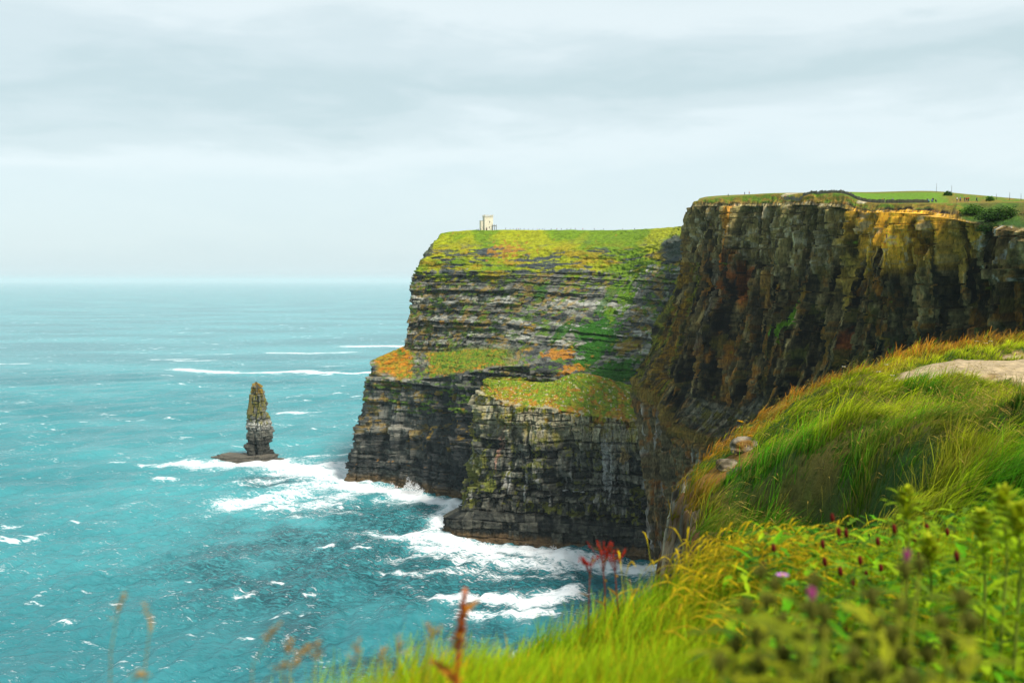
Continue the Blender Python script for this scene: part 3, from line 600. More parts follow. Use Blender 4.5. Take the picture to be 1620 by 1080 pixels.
# bursts of spray where swells meet the rocks: many small drops and clots of foam
def spray():
    mm, nt, out = newmat('spray_foam'); bs = N(nt, 'ShaderNodeBsdfPrincipled', Roughness=.9)
    nz = N(nt, 'ShaderNodeTexNoise', Scale=.8); cr = N(nt, 'ShaderNodeMapRange'); nt.links.new(nz.outputs[0], cr.inputs[0]); cr.inputs[3].default_value = .7; cr.inputs[4].default_value = .85
    nt.links.new(cr.outputs[0], bs.inputs['Base Color']); nt.links.new(bs.outputs[0], out.inputs[0])
    C = []; Rr = []
    for px, py, w, h, n in ((652, 778, 13, 9, 900), (646, 777, 5, 12, 500), (660, 780, 6, 8, 400), (560, 768, 8, 4, 350), (600, 772, 12, 5, 500), (620, 775, 8, 7, 400), (690, 792, 10, 4, 300), (700, 850, 6, 4, 300), (830, 871, 10, 4, 350), (875, 876, 7, 6, 400), (950, 884, 14, 3.5, 400), (760, 862, 12, 3, 300), (915, 880, 5, 5, 250)):
        c = WS(px, py + 1); q = rng.normal(0, 1, (n, 3)); t = rng.random(n) ** 1.8
        C.append(np.stack([c[0] + q[:, 0] * w * .5 * (1 - .45 * t), c[1] + q[:, 1] * 2.0 - 2, t * h * (1 - .35 * (q[:, 0] / 1.5) ** 2).clip(.1)], -1)); Rr.append(rng.uniform(.10, .42, n) * (1 - .6 * t))
    C = np.concatenate(C); Rr = np.concatenate(Rr)
    o = np.array([[1, 0, 0], [-1, 0, 0], [0, 1, 0], [0, -1, 0], [0, 0, 1.3], [0, 0, -1]]); fc = np.array([[0, 2, 4], [2, 1, 4], [1, 3, 4], [3, 0, 4], [2, 0, 5], [1, 2, 5], [3, 1, 5], [0, 3, 5]])
    V = (C[:, None] + o[None] * Rr[:, None, None]).reshape(-1, 3); Fi = (fc[None] + (np.arange(len(C)) * 6)[:, None, None]).reshape(-1, 3)
    tag(link('sea_spray', raw_mesh('sea_spray', V, Fi, 3, mm)), 'white spray thrown up where the swell hits the foot of the cliffs', 'spray', kind='stuff')
spray()

# ------------------------------------------------------------------ foreground ground
EDGE = np.array([(-2.2, -40), (-1.0, -2), (-.62, 0.6), (-.40, 2.2), (-.15, 2.9), (.50, 4.3), (1.05, 5.4), (1.7, 8), (2.15, 11), (2.50, 13.3), (3.0, 15), (3.4, 17.0), (3.55, 19), (4.0, 21.8), (5.2, 25), (7.6, 27.6), (10.5, 30.5), (15, 33.5), (22, 38.5), (34, 46), (80, 62), (170, 75)], float)
def edge_d(x, y):
    """signed distance, positive on the land side"""
    best = np.full(x.shape, 1e9); sg = np.ones(x.shape)
    for (ax, ay), (bx, by) in zip(EDGE[:-1], EDGE[1:]):
        ex, ey = bx - ax, by - ay; t = np.clip(((x - ax) * ex + (y - ay) * ey) / (ex * ex + ey * ey), 0, 1)
        d = np.hypot(x - ax - t * ex, y - ay - t * ey); cr = ex * (y - ay) - ey * (x - ax)
        u = d < best; best = np.where(u, d, best); sg = np.where(u, np.where(cr > 0, -1.0, 1.0), sg)
    return best * sg
CT = [(560, 1100, 2.2, -.12), (720, 1045, 2.8, -.12), (860, 1000, 3.3, -.15), (1000, 925, 4.2, -.15), (1100, 893, 5, -.18), (1250, 893, 5.5, -.2), (1420, 880, 6, -.25), (1620, 815, 6.5, -.3), (1900, 800, 6.5, -.3),
      (900, 1250, 1.6, -.12), (1300, 1250, 1.7, -.2), (1700, 1250, 1.8, -.2), (1280, 838, 12.5, 0), (1400, 808, 11.5, 0), (1500, 795, 10.3, 0), (1640, 790, 9.8, 0),
      (1205, 726, 16.3, -.22), (1255, 655, 18.5, -.25), (1300, 594, 21, -.25), (1300, 688, 15.5, -.25), (1360, 700, 14.3, -.2), (1400, 712, 13.2, -.15), (1440, 728, 12.5, -.15), (1485, 760, 11.6, -.12), (1330, 790, 13.0, -.1), (1430, 800, 11.6, -.35), 
      (1520, 690, 12.4, -.25), (1570, 662, 13, -.25), (1640, 655, 12.5, -.25), (1560, 755, 10.8, -.1), (1350, 650, 17.5, -.3), (1450, 645, 17, -.3), (1600, 625, 18, -.25), (1400, 608, 21.5, -.2),
      (1500, 592, 22, 0), (1600, 598, 21, 0), (1550, 566, 26, 0), (1640, 568, 25, 0), (1400, 575, 25, -.35), (1500, 546, 28.5, -.4), (1620, 520, 32, -.45), (1760, 505, 36, -.5), (1330, 582, 26, -.55),
      (1150, 712, 20, -.2), (1120, 708, 21.5, -.2), (1185, 690, 22, -.35), (1208, 662, 24, -.4), (1262, 618, 26, -.5), (1150, 778, 17.8, 0), (1175, 762, 17.8, 0), (1118, 862, 13.5, -.15), (1160, 785, 15, -.2)]
CP = [W(a, b, c, e) for a, b, c, e in CT] + [np.array(q, float) for q in ((.5, 0, 155.45), (2, -3, 155.6), (-.6, -3, 155.4), (6, -6, 155.8), (2.9, 9.3, 153.3), (4.6, 8.8, 153.9), (7, 8.6, 154.6), (2.2, 11.3, 152.9), (20, 18, 155.4), (30, 30, 155.7), (20, 6, 155.8), (10, 3, 155.8), (60, 30, 157), (60, 0, 158), (150, 40, 160), (10, -30, 156), (80, -35, 158), (40, 48, 155.5))]
CP = np.array(CP)
def tps(r2): return np.where(r2 > 0, r2 * np.log(r2 + 1e-12), 0)
_n = len(CP); _d = CP[:, None, :2] - CP[None, :, :2]; _K = tps((_d ** 2).sum(-1)) + np.eye(_n) * .05
_Pm = np.c_[np.ones(_n), CP[:, :2]]; _A = np.block([[_K, _Pm], [_Pm.T, np.zeros((3, 3))]]); _w = np.linalg.solve(_A, np.r_[CP[:, 2] - ZC, 0, 0, 0])
def terrain(x, y):
    x = np.asarray(x, float); y = np.asarray(y, float); sh = x.shape; x = x.ravel(); y = y.ravel()
    z = _w[_n] + _w[_n + 1] * x + _w[_n + 2] * y
    for i in range(_n): z = z + _w[i] * tps((x - CP[i, 0]) ** 2 + (y - CP[i, 1]) ** 2)
    bx, by = np.array([4.1, 4.75, 5.0, 4.95]), np.array([15.8, 14.3, 12.7, 11.2]); xb = np.interp(y, by[::-1], bx[::-1]) + .35 * (vn(y * .9, x * 0, 0, 407) - .5); sb = xb - x
    win = ss(10.3, 11.4, y) * ss(16.4, 15.2, y)
    z = z + win * (.28 * np.exp(-((sb + .35) / .6) ** 2) - .75 * ss(.05, .75, sb) * ss(2.1, 1.2, sb))
    z = z + .30 * np.exp(-np.hypot((x - 6.9) / .9, (y - 12.7) / 1.1) ** 2) - .45 * np.exp(-np.hypot((x - 6.1) / .5, (y - 11.6) / .9) ** 2) - .35 * np.exp(-np.hypot((x - 6.9) / .6, (y - 17.8) / .8) ** 2)
    ed = edge_d(x, y) + .5 * (fbm(x * .9, y * .9, 0, 3, 402) - .5)
    dist = np.hypot(x, y)
    flat = 1 - .85 * path_mask(x, y)
    z = z + flat * (fbm(x * .8, y * .8, 0, 4, 401) - .5) * .62 * ss(4, 10, dist) + flat * (fbm(x * 2.2, y * 2.2, 0, 4, 403, .6) - .5) * (.10 + .22 * ss(6, 10, dist))
    out = np.maximum(-ed, 0); drop = np.where(out < .3, out * out * 4, .36 + (out - .3) * 4.2)
    blk = hsh(np.floor(x * 1.7 + .6 * y), np.floor(y * 1.3), np.zeros_like(x), 77)
    hq = .32 + .25 * vn(x * .6, y * .6, 0, 78); qd = drop / hq + blk * .9; fq = qd - np.floor(qd); drop = np.where(out > .12, np.maximum((np.floor(qd) + ss(.55, .95, fq) - blk * .9) * hq, 0), drop)
    drop = drop + out.clip(0, 30) * (fbm(x * .5, y * .5, z * 0, 4, 405) - .5) * 1.6 * ss(.4, 2, out)
    return (np.maximum(ZC + z - drop, -5)).reshape(sh)
def path_mask(x, y):
    n = fbm(x * 1.3, y * 1.3, 0, 4, 411) - .5
    cx = 12.0 + (y - 23) * .9
    dd = (np.hypot((x - 13.3) / 4.3, (y - 22.6) / 2.9)); d2 = np.hypot((x - 20) / 6.5, (y - 24.0) / 3.2); d3 = np.hypot((x - 9.6) / 1.6, (y - 22.2) / 1.0)
    return ss(1.12, .92, np.minimum(np.minimum(dd, d2), d3) + n * 1.25)
def ground():
    xs = np.concatenate([np.linspace(-70, -3, 60)[:-1], np.linspace(-3, 24, 520), np.linspace(24, 170, 60)[1:]])
    ys = np.concatenate([np.linspace(-40, 0, 24)[:-1], np.linspace(0, 44, 620), np.linspace(44, 130, 60)[1:]])
    Xg, Yg = np.meshgrid(xs, ys); Z = terrain(Xg, Yg); P = np.stack([Xg, Yg, Z], -1); ed = edge_d(Xg, Yg)
    n1 = fbm(Xg * .7, Yg * .7, 0, 4, 421); n2 = fbm(Xg * 2.5, Yg * 2.5, Z * 2, 4, 423)
    col = mixc(np.zeros(P.shape) + np.array([.025, .06, .005]), (.08, .07, .012), ss(.5, .68, n1))
    pm = path_mask(Xg, Yg); col = mixc(col, np.array([.42, .31, .175])[None, None] * (.65 + .7 * n2)[..., None], pm)
    col = mixc(col, (.33, .21, .08), ss(.05, .4, pm) * ss(.95, .5, pm) * .7)
    rockm = ss(-.02, -.22, ed + .35 * (n2 - .5)); rc = mixc(np.zeros(P.shape) + np.array([.05, .04, .025]), (.40, .34, .24), ss(.5, .66, n2)); rc = mixc(rc, (.22, .09, .02), ss(.5, .62, n1) * .6)
    rc = rc * (.45 + .9 * hsh(np.floor(Z * 3), np.floor(Xg * .8), np.floor(Yg * .5), 3))[..., None]
    col = col * (1 - rockm[..., None]) + rc * rockm[..., None]
    bare = np.maximum(np.exp(-np.hypot((Xg - 3.55) / .45, (Yg - 12.2) / .5) ** 2), np.exp(-np.hypot((Xg - 4.02) / .7, (Yg - 18.0) / 1.6) ** 2)); col = mixc(col, (.20, .10, .025), ss(.3, .6, bare))
    nr, nc = Z.shape
    return tag(link('terrain', raw_mesh('terrain', P.reshape(-1, 3), grid_idx(nr, nc), 4, M_ground, None, col.reshape(-1, 3))), kind='structure')
ground()

# ------------------------------------------------------------------ grass
def blades(name, P, L, w, lean, bend, c0, c1, mat=M_grass, nseg=3, face=None, tipw=.15):
    """P (n,3) roots; L lengths; lean (n,2) horizontal lean as fraction; bend extra curve; c0/c1 root & tip colours (n,3)"""
    n = len(P); t = np.linspace(0, 1, nseg + 1)
    az = rng.uniform(0, 2 * PI, n) if face is None else face + rng.normal(0, .5, n)
    side = np.stack([np.cos(az), np.sin(az), np.zeros(n)], -1)
    V = np.zeros((n, nseg + 1, 2, 3)); Cc = np.zeros((n, nseg + 1, 2, 3))
    for i, tt in enumerate(t):
        h = lean * (tt * (1 - bend[:, None]) + bend[:, None] * tt ** 1.8); hm = np.linalg.norm(h, axis=1)
        up = np.sqrt(np.maximum(tt ** 2 - hm ** 2, .0)) * (1 - .35 * bend * tt)
        c = P + np.stack([h[:, 0] * L, h[:, 1] * L, up * L], -1); ww = (w * (1 - tt * (1 - tipw)))[:, None]
        V[:, i, 0] = c - side * ww; V[:, i, 1] = c + side * ww
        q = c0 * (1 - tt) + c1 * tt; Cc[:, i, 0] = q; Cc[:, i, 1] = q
    k = (nseg + 1) * 2; b = (np.arange(n) * k)[:, None, None]
    f = np.array([[2 * i, 2 * i + 1, 2 * i + 3, 2 * i + 2] for i in range(nseg)])[None]
    return link(name, raw_mesh(name, V.reshape(-1, 3), (f + b).reshape(-1, 4), 4, mat, None, Cc.reshape(-1, 3)))
def scatter(n, d0, d1, p0=420, p1=1780, power=1.0):
    d = np.exp(rng.uniform(math.log(d0), math.log(d1), n)); px = rng.uniform(p0, p1, n)
    x = (px - 810) / F * d * 1.02; return x, d
def put(x, y): return np.stack([x, y, terrain(x, y) - .01], -1)
def cmix(a, b, t): return np.asarray(a, float) * (1 - t[:, None]) + np.asarray(b, float) * t[:, None]
# wind-combed grass on the bank and meadow
x, y = scatter(330000, 8.6, 42); ed = edge_d(x, y); pm = path_mask(x, y)
k = (ed > np.where((y > 12) & (y < 25), -.95, -.45)) & (pm + .35 * (rng.random(len(x)) - .5) < .45) & ((ed > -.1) | (rng.random(len(x)) < .5)) & (np.hypot((x - 3.55) / .4, (y - 12.2) / .45) > rng.uniform(.6, 1.1, len(x))) & (np.hypot((x - 4.02) / .62, (y - 18.0) / 1.5) > rng.uniform(.7, 1.1, len(x)))
x, y, ed, pm = x[k], y[k], ed[k], pm[k]; P = put(x, y); n = len(x)
px_, py_ = proj(P)
clump = fbm(x * .9, y * .9, 0, 3, 501); c2 = fbm(x * .45, y * .45, 5, 3, 502); c3 = fbm(x * 2.2, y * 2.2, 5, 2, 503)
dry = ss(.46, .64, c2 + .16 * np.exp(-((py_ - 690) / 45) ** 2) + .10 * np.exp(-((py_ - 640) / 40) ** 2) * (px_ > 1350) - .16 * ss(720, 790, py_))
ridge = np.maximum(ss(3.6, 1.2, ed) * ss(20, 24, y), ss(.35, -.1, ed) * ss(14.5, 17, y) * .85); shelf = ss(5.6, 5.0, x - .18 * (y - 20)) * ss(19, 21, y)
org = np.clip(np.maximum(ridge, shelf * .7) * ss(.30, .5, clump + .12), 0, 1)
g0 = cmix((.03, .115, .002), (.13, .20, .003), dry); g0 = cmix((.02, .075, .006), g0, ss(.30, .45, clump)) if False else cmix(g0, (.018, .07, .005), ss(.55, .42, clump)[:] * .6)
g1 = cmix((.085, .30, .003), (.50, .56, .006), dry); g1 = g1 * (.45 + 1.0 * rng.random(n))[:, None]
g1 = cmix(g1, (.56, .20, .012), org * (rng.random(n) < .85)); g0 = cmix(g0, (.17, .08, .01), org * .6)
st = rng.random(n) < .16; g1[st] = np.array((.42, .30, .05)) * rng.uniform(.7, 1.2, (st.sum(), 1))
L = rng.uniform(.18, .50, n) * (.65 + .8 * clump); L *= np.where(y > 19, .55, 1); L = L * np.where(shelf > .5, .7, 1) * np.where(pm > .03, .5, 1); L = np.where(ridge > .4, L * 1.45, L)
swirl = (fbm(x * .55, y * .55, 8, 3, 505) - .5); tuss = fbm(x * 2.6, y * 2.6, 2, 3, 506, .6); L *= .45 + 1.15 * ss(.32, .66, tuss); ss_ = ss(.40, .56, tuss); g1 = g1 * (.55 + .6 * ss_)[:, None]; brn = ss(.62, .70, fbm(x * .8, y * .8, 4, 4, 507, .6)); g1 = cmix(g1, np.array((.26, .13, .02))[None] * rng.uniform(.5, 1.3, (n, 1)), brn * .6)
lean = np.stack([.84 + .24 * rng.normal(0, 1, n) + 1.6 * (c3 - .5) - .3 * np.abs(swirl), 1.6 * swirl + .30 + .22 * rng.normal(0, 1, n) + .6 * (clump - .5)], -1) * (1.0 - .3 * (y > 22))[:, None]
lm = np.linalg.norm(lean, axis=1); lean *= (np.minimum(lm, .94) / lm)[:, None]
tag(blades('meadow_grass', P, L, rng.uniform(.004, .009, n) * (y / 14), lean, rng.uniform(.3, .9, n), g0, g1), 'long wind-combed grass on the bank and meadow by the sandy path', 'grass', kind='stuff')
# shorter turf on the ground beside and behind the viewpoint
n = 70000; x = rng.uniform(-2, 26, n); y = rng.uniform(-6, 27, n); k = (edge_d(x, y) > 0) & (path_mask(x, y) < .2) & ~((np.abs(x) < 1.0) & (np.abs(y) < 1.3)) & (810 + F * x / np.maximum(y, .01) > np.where(y > .8, 1660, -1)); x, y = x[k], y[k]; n = len(x); P = put(x, y); dr = ss(.42, .6, fbm(x * .5, y * .5, 0, 3, 521))
lean = np.stack([.6 + .2 * rng.normal(0, 1, n), .2 + .2 * rng.normal(0, 1, n)], -1); lm = np.linalg.norm(lean, axis=1); lean *= (np.minimum(lm, .9) / lm)[:, None]
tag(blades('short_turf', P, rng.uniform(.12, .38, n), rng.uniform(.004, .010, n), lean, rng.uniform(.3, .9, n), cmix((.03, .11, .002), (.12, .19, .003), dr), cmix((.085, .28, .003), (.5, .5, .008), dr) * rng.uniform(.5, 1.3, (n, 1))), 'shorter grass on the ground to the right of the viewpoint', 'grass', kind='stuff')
# near turf
x, y = scatter(120000, 1.45, 8.2, 380, 1800); ed = edge_d(x, y); k = (ed > -.22) & (rng.random(len(x)) < ss(-.25, .12, ed) + .1)
x, y, ed = x[k], y[k], ed[k]; P = put(x, y); n = len(x); px_, py_ = proj(P); clump = fbm(x * 2.2, y * 2.2, 0, 3, 511); c2 = fbm(x * 1.1, y * 1.1, 3, 3, 512)
right = ss(.35, .75, x / y); dry = ss(.40, .62, c2 + .16 * (1 - right))
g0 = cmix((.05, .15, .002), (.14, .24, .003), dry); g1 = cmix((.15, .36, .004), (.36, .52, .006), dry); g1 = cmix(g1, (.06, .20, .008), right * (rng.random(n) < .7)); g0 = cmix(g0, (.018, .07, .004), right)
gold = (rng.random(n) < .14 * (1 - right) * (.4 + 1.3 * c2)); g1[gold] = np.array((.62, .40, .008)); g0[gold] = np.array((.26, .24, .006)); g1 *= rng.uniform(.5, 1.3, (n, 1))
L = rng.uniform(.12, .32, n) * (.5 + 1.0 * clump) * (.8 + .6 * right)
lean = np.stack([.34 + .25 * rng.normal(0, 1, n), .1 + .28 * rng.normal(0, 1, n)], -1); lm = np.linalg.norm(lean, axis=1); lean *= (np.minimum(lm, .9) / lm)[:, None]
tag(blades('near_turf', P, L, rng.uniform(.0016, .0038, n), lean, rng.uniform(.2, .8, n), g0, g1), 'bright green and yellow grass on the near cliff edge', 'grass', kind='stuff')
# golden arching grass heads along the brow of the near ledge
def seed_grass(name, x, y, L0, L1, c_st, c_hd, label, hl=.3, hw=.006, leanx=.45):
    P = put(x, y); n = len(x); L = rng.uniform(L0, L1, n)
    lean = np.stack([leanx + .25 * rng.normal(0, 1, n), .05 + .25 * rng.normal(0, 1, n)], -1); lm = np.linalg.norm(lean, axis=1); lean *= (np.minimum(lm, .85) / lm)[:, None]
    ns = 9; t = np.linspace(0, 1, ns); V = np.zeros((n, ns, 3, 3)); Cc = np.zeros((n, ns, 3, 3)); a0 = rng.uniform(0, 6, n); bend = rng.uniform(.5, 1, n)
    for i, tt in enumerate(t):
        h = lean * (tt * (1 - bend) + bend * tt ** 2.6)[:, None]; hm = np.linalg.norm(h, axis=1); up = np.sqrt(np.maximum(tt ** 2 - hm ** 2, 0)) * (1 - .4 * bend * tt ** 4)
        c = P + np.stack([h[:, 0] * L, h[:, 1] * L, up * L], -1); hd = tt > 1 - hl
        w = hw * math.sin(PI * min(max((tt - (1 - hl)) / hl, .12), .95)) if hd else .0011
        for j in range(3):
            q = a0 + 2.094 * j; V[:, i, j] = c + np.stack([np.cos(q), np.sin(q), 0 * q], -1) * w
        Cc[:, i] = (np.array(c_hd if hd else c_st) * rng.uniform(.75, 1.2, (n, 1)))[:, None]
    b = (np.arange(n) * ns * 3)[:, None, None]; f = np.array([[i * 3 + j, i * 3 + (j + 1) % 3, i * 3 + 3 + (j + 1) % 3, i * 3 + 3 + j] for i in range(ns - 1) for j in range(3)])[None]
    return tag(link(name, raw_mesh(name, V.reshape(-1, 3), (f + b).reshape(-1, 4), 4, M_grass, None, Cc.reshape(-1, 3))), label, 'grass', kind='stuff')
x, y = scatter(3600, 2.6, 6.2, 940, 1330); ed = edge_d(x, y); k = (ed > -.02) & (rng.random(len(x)) < .04 + .8 * ss(1000, 1080, 810 + F * x / y) * ss(3, 4.4, y) * ss(1300, 1200, 810 + F * x / y)); seed_grass('golden_seed_grass', x[k], y[k], .28, .5, (.42, .40, .008), (.66, .46, .008), 'golden grass with drooping seed heads along the ledge')
x, y = scatter(2600, 11, 27, 1130, 1700); k = (edge_d(x, y) > 0) & (path_mask(x, y) < .2); seed_grass('meadow_seed_grass', x[k], y[k], .45, .8, (.30, .26, .04), (.46, .33, .07), 'thin pale seed stalks standing over the meadow', .25, .009, .5)
# low broad leaves among the near turf on the right
def leafcover():
    mb = MB()
    for i in range(4200):
        x, y = [float(q[0]) for q in scatter(1, 1.6, 6.6, 1150, 1780)]
        if edge_d(np.array([x]), np.array([y]))[0] < .1: continue
        z = float(terrain(np.array([x]), np.array([y]))[0]) + random.uniform(.03, .30); a = random.uniform(0, 2 * PI); e = random.uniform(.1, .9)
        b = random.uniform(.5, 1.25); c = random.choice(((.08, .26, .003), (.16, .33, .004), (.04, .14, .003), (.26, .38, .006), (.10, .18, .01))); c = tuple(q * b for q in c)
        mb.leaf((x, y, z), (math.cos(a), math.sin(a), e), (0, 0, 1), random.uniform(.03, .10) * (1 + .7 * (random.random() < .08)), random.uniform(.004, .015), c, random.uniform(.1, .9), random.choice((0, .25, .5)))
    tag(mb.build('leaf_cover', M_leaf), 'low broad green leaves growing among the grass at lower right', 'ground cover', kind='stuff')
leafcover()

# ------------------------------------------------------------------ near plants, one by one
def tz(x, y): return float(terrain(np.array([x]), np.array([y]))[0])
def thistle(heads, d, label, pink=()):
    H = [Vector(W(px, py, d + random.uniform(-.12, .12))) for px, py in heads]
    bx = sum(h.x for h in H) / len(H); by = d; root = empty('thistle', (bx, by, tz(bx, by)), label, 'thistle', 'thistles at the cliff edge'); o = root.location.copy()
    top = max(h.z for h in H); mid = Vector((bx, by, o.z + (top - o.z) * .35)); ms = MB(); ml = MB()
    ms.tube([(0, 0, -.03), (mid - o) * .5 + Vector((.01, 0, 0)), mid - o], [.006, .005, .004], 6, (.14, .16, .015))
    for h in H:
        j = mid - o + Vector((0, 0, random.uniform(-.08, .1))); e = h - o; m_ = j.lerp(e, .55) + Vector((random.uniform(-.02, .02), 0, random.uniform(-.04, .0)))
        ms.tube([j, m_, e - Vector((0, 0, .008))], [.0032, .0026, .002], 5, (.20, .21, .015))
        for q in range(9):
            p = j.lerp(m_, q / 5) if q < 5 else m_.lerp(e, (q - 4) / 5.2); a = random.uniform(0, 2 * PI)
            ml.leaf(p, (math.cos(a), math.sin(a), .5), (0, 0, 1), random.uniform(.05, .11), random.uniform(.008, .016), random.choice(((.16, .19, .006), (.26, .28, .008), (.09, .13, .006))), .4, .45)
    for q in range(10):
        p = (mid - o) * random.uniform(.1, 1); a = random.uniform(0, 2 * PI); ml.leaf(p, (math.cos(a), math.sin(a), .3), (0, 0, 1), random.uniform(.10, .2), random.uniform(.014, .026), random.choice(((.14, .19, .006), (.24, .28, .008), (.07, .11, .005))), .5, .5)
    ms.build('stem', M_leaf, root); ml.build('foliage', M_leaf, root)
    for i, h in enumerate(H):
        e = h - o; mb = MB(); r = random.uniform(.006, .009); mb.lathe(e - Vector((0, 0, .012)), [(.003, 0), (r * .85, .005), (r, .012), (r * .85, .02), (r * .5, .026)], 10, (.10, .10, .012))
        for q in range(16):
            a = random.uniform(0, 2 * PI); zz = random.uniform(-.3, .9); v = Vector((math.cos(a), math.sin(a), zz)).normalized(); mb.leaf(e + v * r * .8, v + Vector((0, 0, .3)), Vector((-v.y, v.x, .2)), .010, .0018, (.14, .14, .02), .1)
        fh = mb.build('flower_head', M_leaf, root); mf = MB(); pk = i in pink
        for q in range(26):
            a = random.uniform(0, 2 * PI); sp_ = random.uniform(.1, .5 if pk else .25); mf.leaf(e + Vector((0, 0, .008)), (math.cos(a) * sp_, math.sin(a) * sp_, 1), (math.cos(a), math.sin(a), 0), .020 if pk else .008, .0016, (.55, .10, .28) if pk else (.16, .12, .03), .1)
        mf.build('floret', M_leaf, fh)
thistle([(1205, 905), (1225, 925), (1213, 950), (1180, 960), (1238, 985), (1196, 1010)], 1.35, 'leftmost thistle with a cluster of closed dark green buds')
thistle([(1288, 920), (1284, 965), (1305, 972), (1302, 1000), (1262, 1010), (1240, 1035)], 1.25, 'thistle with one reddish bud left of the pink-headed thistle', (1,))
thistle([(1433, 902), (1455, 893), (1380, 945), (1425, 962), (1393, 990), (1410, 1002), (1360, 1010)], 1.3, 'thistle topped by a deep pink flower head', (0,))
thistle([(1522, 948), (1535, 985), (1490, 985), (1500, 1015), (1468, 1035), (1430, 1040)], 1.2, 'rightmost thistle with round brown buds at lower right')
thistle([(1165, 1020), (1140, 1050), (1200, 1055), (1240, 1068)], 1.2, 'short thistle lowest in the frame beside the yellow grass')
thistle([(1350, 1040), (1390, 1062), (1310, 1060), (1440, 1075), (1520, 1062)], 1.15, 'short spiny thistle at the bottom edge between taller thistles')
def wild(name, pts_px, d, label, cat, colr, head=None, leaves=8, ll=.08, lw=.012, lc=(.16, .30, .015), group=None, rad=.004, lob=.3, spike=None):
    """upright plant along a pixel-picked stem line; head: dict(kind) at the tip"""
    P = [Vector(W(a, b, d)) for a, b in pts_px]; root_p = P[0].copy(); gz = tz(root_p.x, root_p.y); root_p.z = gz
    root = empty(name, root_p, label, cat, group); q = [p - root_p for p in P]; q[0].z = -.02
    ms = MB(); n = len(q); ms.tube(q, [rad * (1 - .6 * i / (n - 1)) for i in range(n)], 5, colr); 
    def along(t):
        f = t * (n - 1); i = min(int(f), n - 2); return q[i].lerp(q[i + 1], f - i)
    ms.build('stem', M_leaf, root)
    if leaves:
        ml = MB()
        for i in range(leaves):
            t = .08 + .85 * i / leaves; a = i * 2.4; sc = (1 - .6 * t); b = random.uniform(.75, 1.25)
            ml.leaf(along(t), (math.cos(a), math.sin(a), random.uniform(.4, 1)), (0, 0, 1), ll * sc, lw * sc, tuple(c * b for c in lc), .35, lob)
        ml.build('foliage', M_leaf, root)
    if head == 'burnet':
        mb = MB(); dirv = (q[-1] - q[-2]).normalized(); mb.lathe(q[-1], [(.002, -.012), (.0065, -.006), (.0075, .004), (.006, .014), (.002, .019)], 9, (.13, .012, .008), dirv); mb.build('flower_head', M_leaf, root)
    elif head == 'daisy':
        mb = MB()
        for i in range(13): a = i * .483; mb.leaf(q[-1], (math.cos(a), math.sin(a), .25), (0, 0, 1), .06, .011, (.8, .8, .74), .1)
        mb.build('petals', M_leaf, root); mb = MB(); mb.lathe(q[-1], [(.004, -.01), (.02, 0), (.018, .01), (.006, .015)], 9, (.5, .35, .02)); mb.build('flower_centre', M_leaf, root)
    elif head == 'ragwort':
        for i in range(6):
            mb = MB(); a = i * 1.05; e = q[-1] + Vector((math.cos(a) * .05, math.sin(a) * .05, random.uniform(-.02, .03))) * (i > 0)
            for j in range(11): c = j * .571; mb.leaf(e, (math.cos(c), math.sin(c), .3), (0, 0, 1), .035, .009, (.75, .42, .006), .1)
            mb.lathe(e, [(.003, -.02), (.014, 0), (.010, .01)], 8, (.6, .3, .01)); mb.build('flower_head', M_leaf, root)
    elif head == 'dock' or head == 'seed':
        mb = MB()
        br = 7 if head == 'dock' and rad < .0035 else 1; fan = [(random.uniform(-1, 1), random.uniform(-.4, .4)) for _ in range(br)]
        for fx, fy in (fan if br > 1 else []): mb.tube([along(max(spike[0] - .12, 0) + (1 - max(spike[0] - .12, 0)) * u) + Vector((fx, fy, 0)) * .13 * max(0, (spike[0] - .12 + (1.12 - spike[0]) * u) - spike[0] + .1) * (1.3 - abs(fx) * .3) for u in (0, .5, .97)], .0012, 4, spike[4])
        for i in range(spike[1] * (2 if br > 1 else 1)):
            i = i % spike[1]; fx, fy = random.choice(fan) if br > 1 else (0, 0)
            t = spike[0] + (1 - spike[0]) * (i / spike[1]); p = along(t) + Vector((fx, fy, 0)) * .13 * max(0, t - spike[0] + .1) * (1.3 - abs(fx) * .3); p.z -= abs(fx) * .05 * max(0, t - spike[0]); a = random.uniform(0, 2 * PI); b = random.uniform(.7, 1.3)
            mb.leaf(p, (math.cos(a), math.sin(a), random.uniform(.4, 1.6)), (0, 0, 1), spike[2] * random.uniform(.6, 1.2) * (1.15 - .7 * (t - spike[0]) / (1 - spike[0])), spike[3], tuple(c * b for c in spike[4]), .1)
        mb.build('seed_head', M_leaf, root)
    return root
# red dock in front of the surf
RED = (.33, .022, .008)
wild('dock', [(958, 985), (957, 930), (952, 880), (948, 856)], 3.6, 'tallest crimson dock spike before the surf under the promontory', 'dock', (.22, .05, .02), 'dock', 5, .06, .008, (.20, .12, .01), 'red dock spikes at the ledge', .003, .1, (.62, 42, .018, .0026, RED))
wild('dock', [(985, 985), (975, 930), (972, 890), (966, 866)], 3.65, 'crimson dock spike just right of the tallest one', 'dock', (.22, .05, .02), 'dock', 4, .06, .008, (.22, .12, .01), 'red dock spikes at the ledge', .003, .1, (.66, 34, .018, .0026, RED))
wild('dock', [(930, 985), (932, 930), (934, 895), (938, 878)], 3.55, 'short crimson dock spike just left of the tallest one', 'dock', (.22, .05, .02), 'dock', 4, .06, .008, (.25, .14, .01), 'red dock spikes at the ledge', .003, .1, (.66, 30, .016, .0026, RED))
wild('dock', [(712, 1110), (724, 1030), (730, 985), (736, 935)], 1.5, 'thick orange-red dock spike standing alone by the dark water', 'dock', (.45, .12, .015), 'dock', 4, .08, .012, (.40, .16, .012), None, .004, .1, (.25, 150, .016, .0035, (.50, .13, .012)))
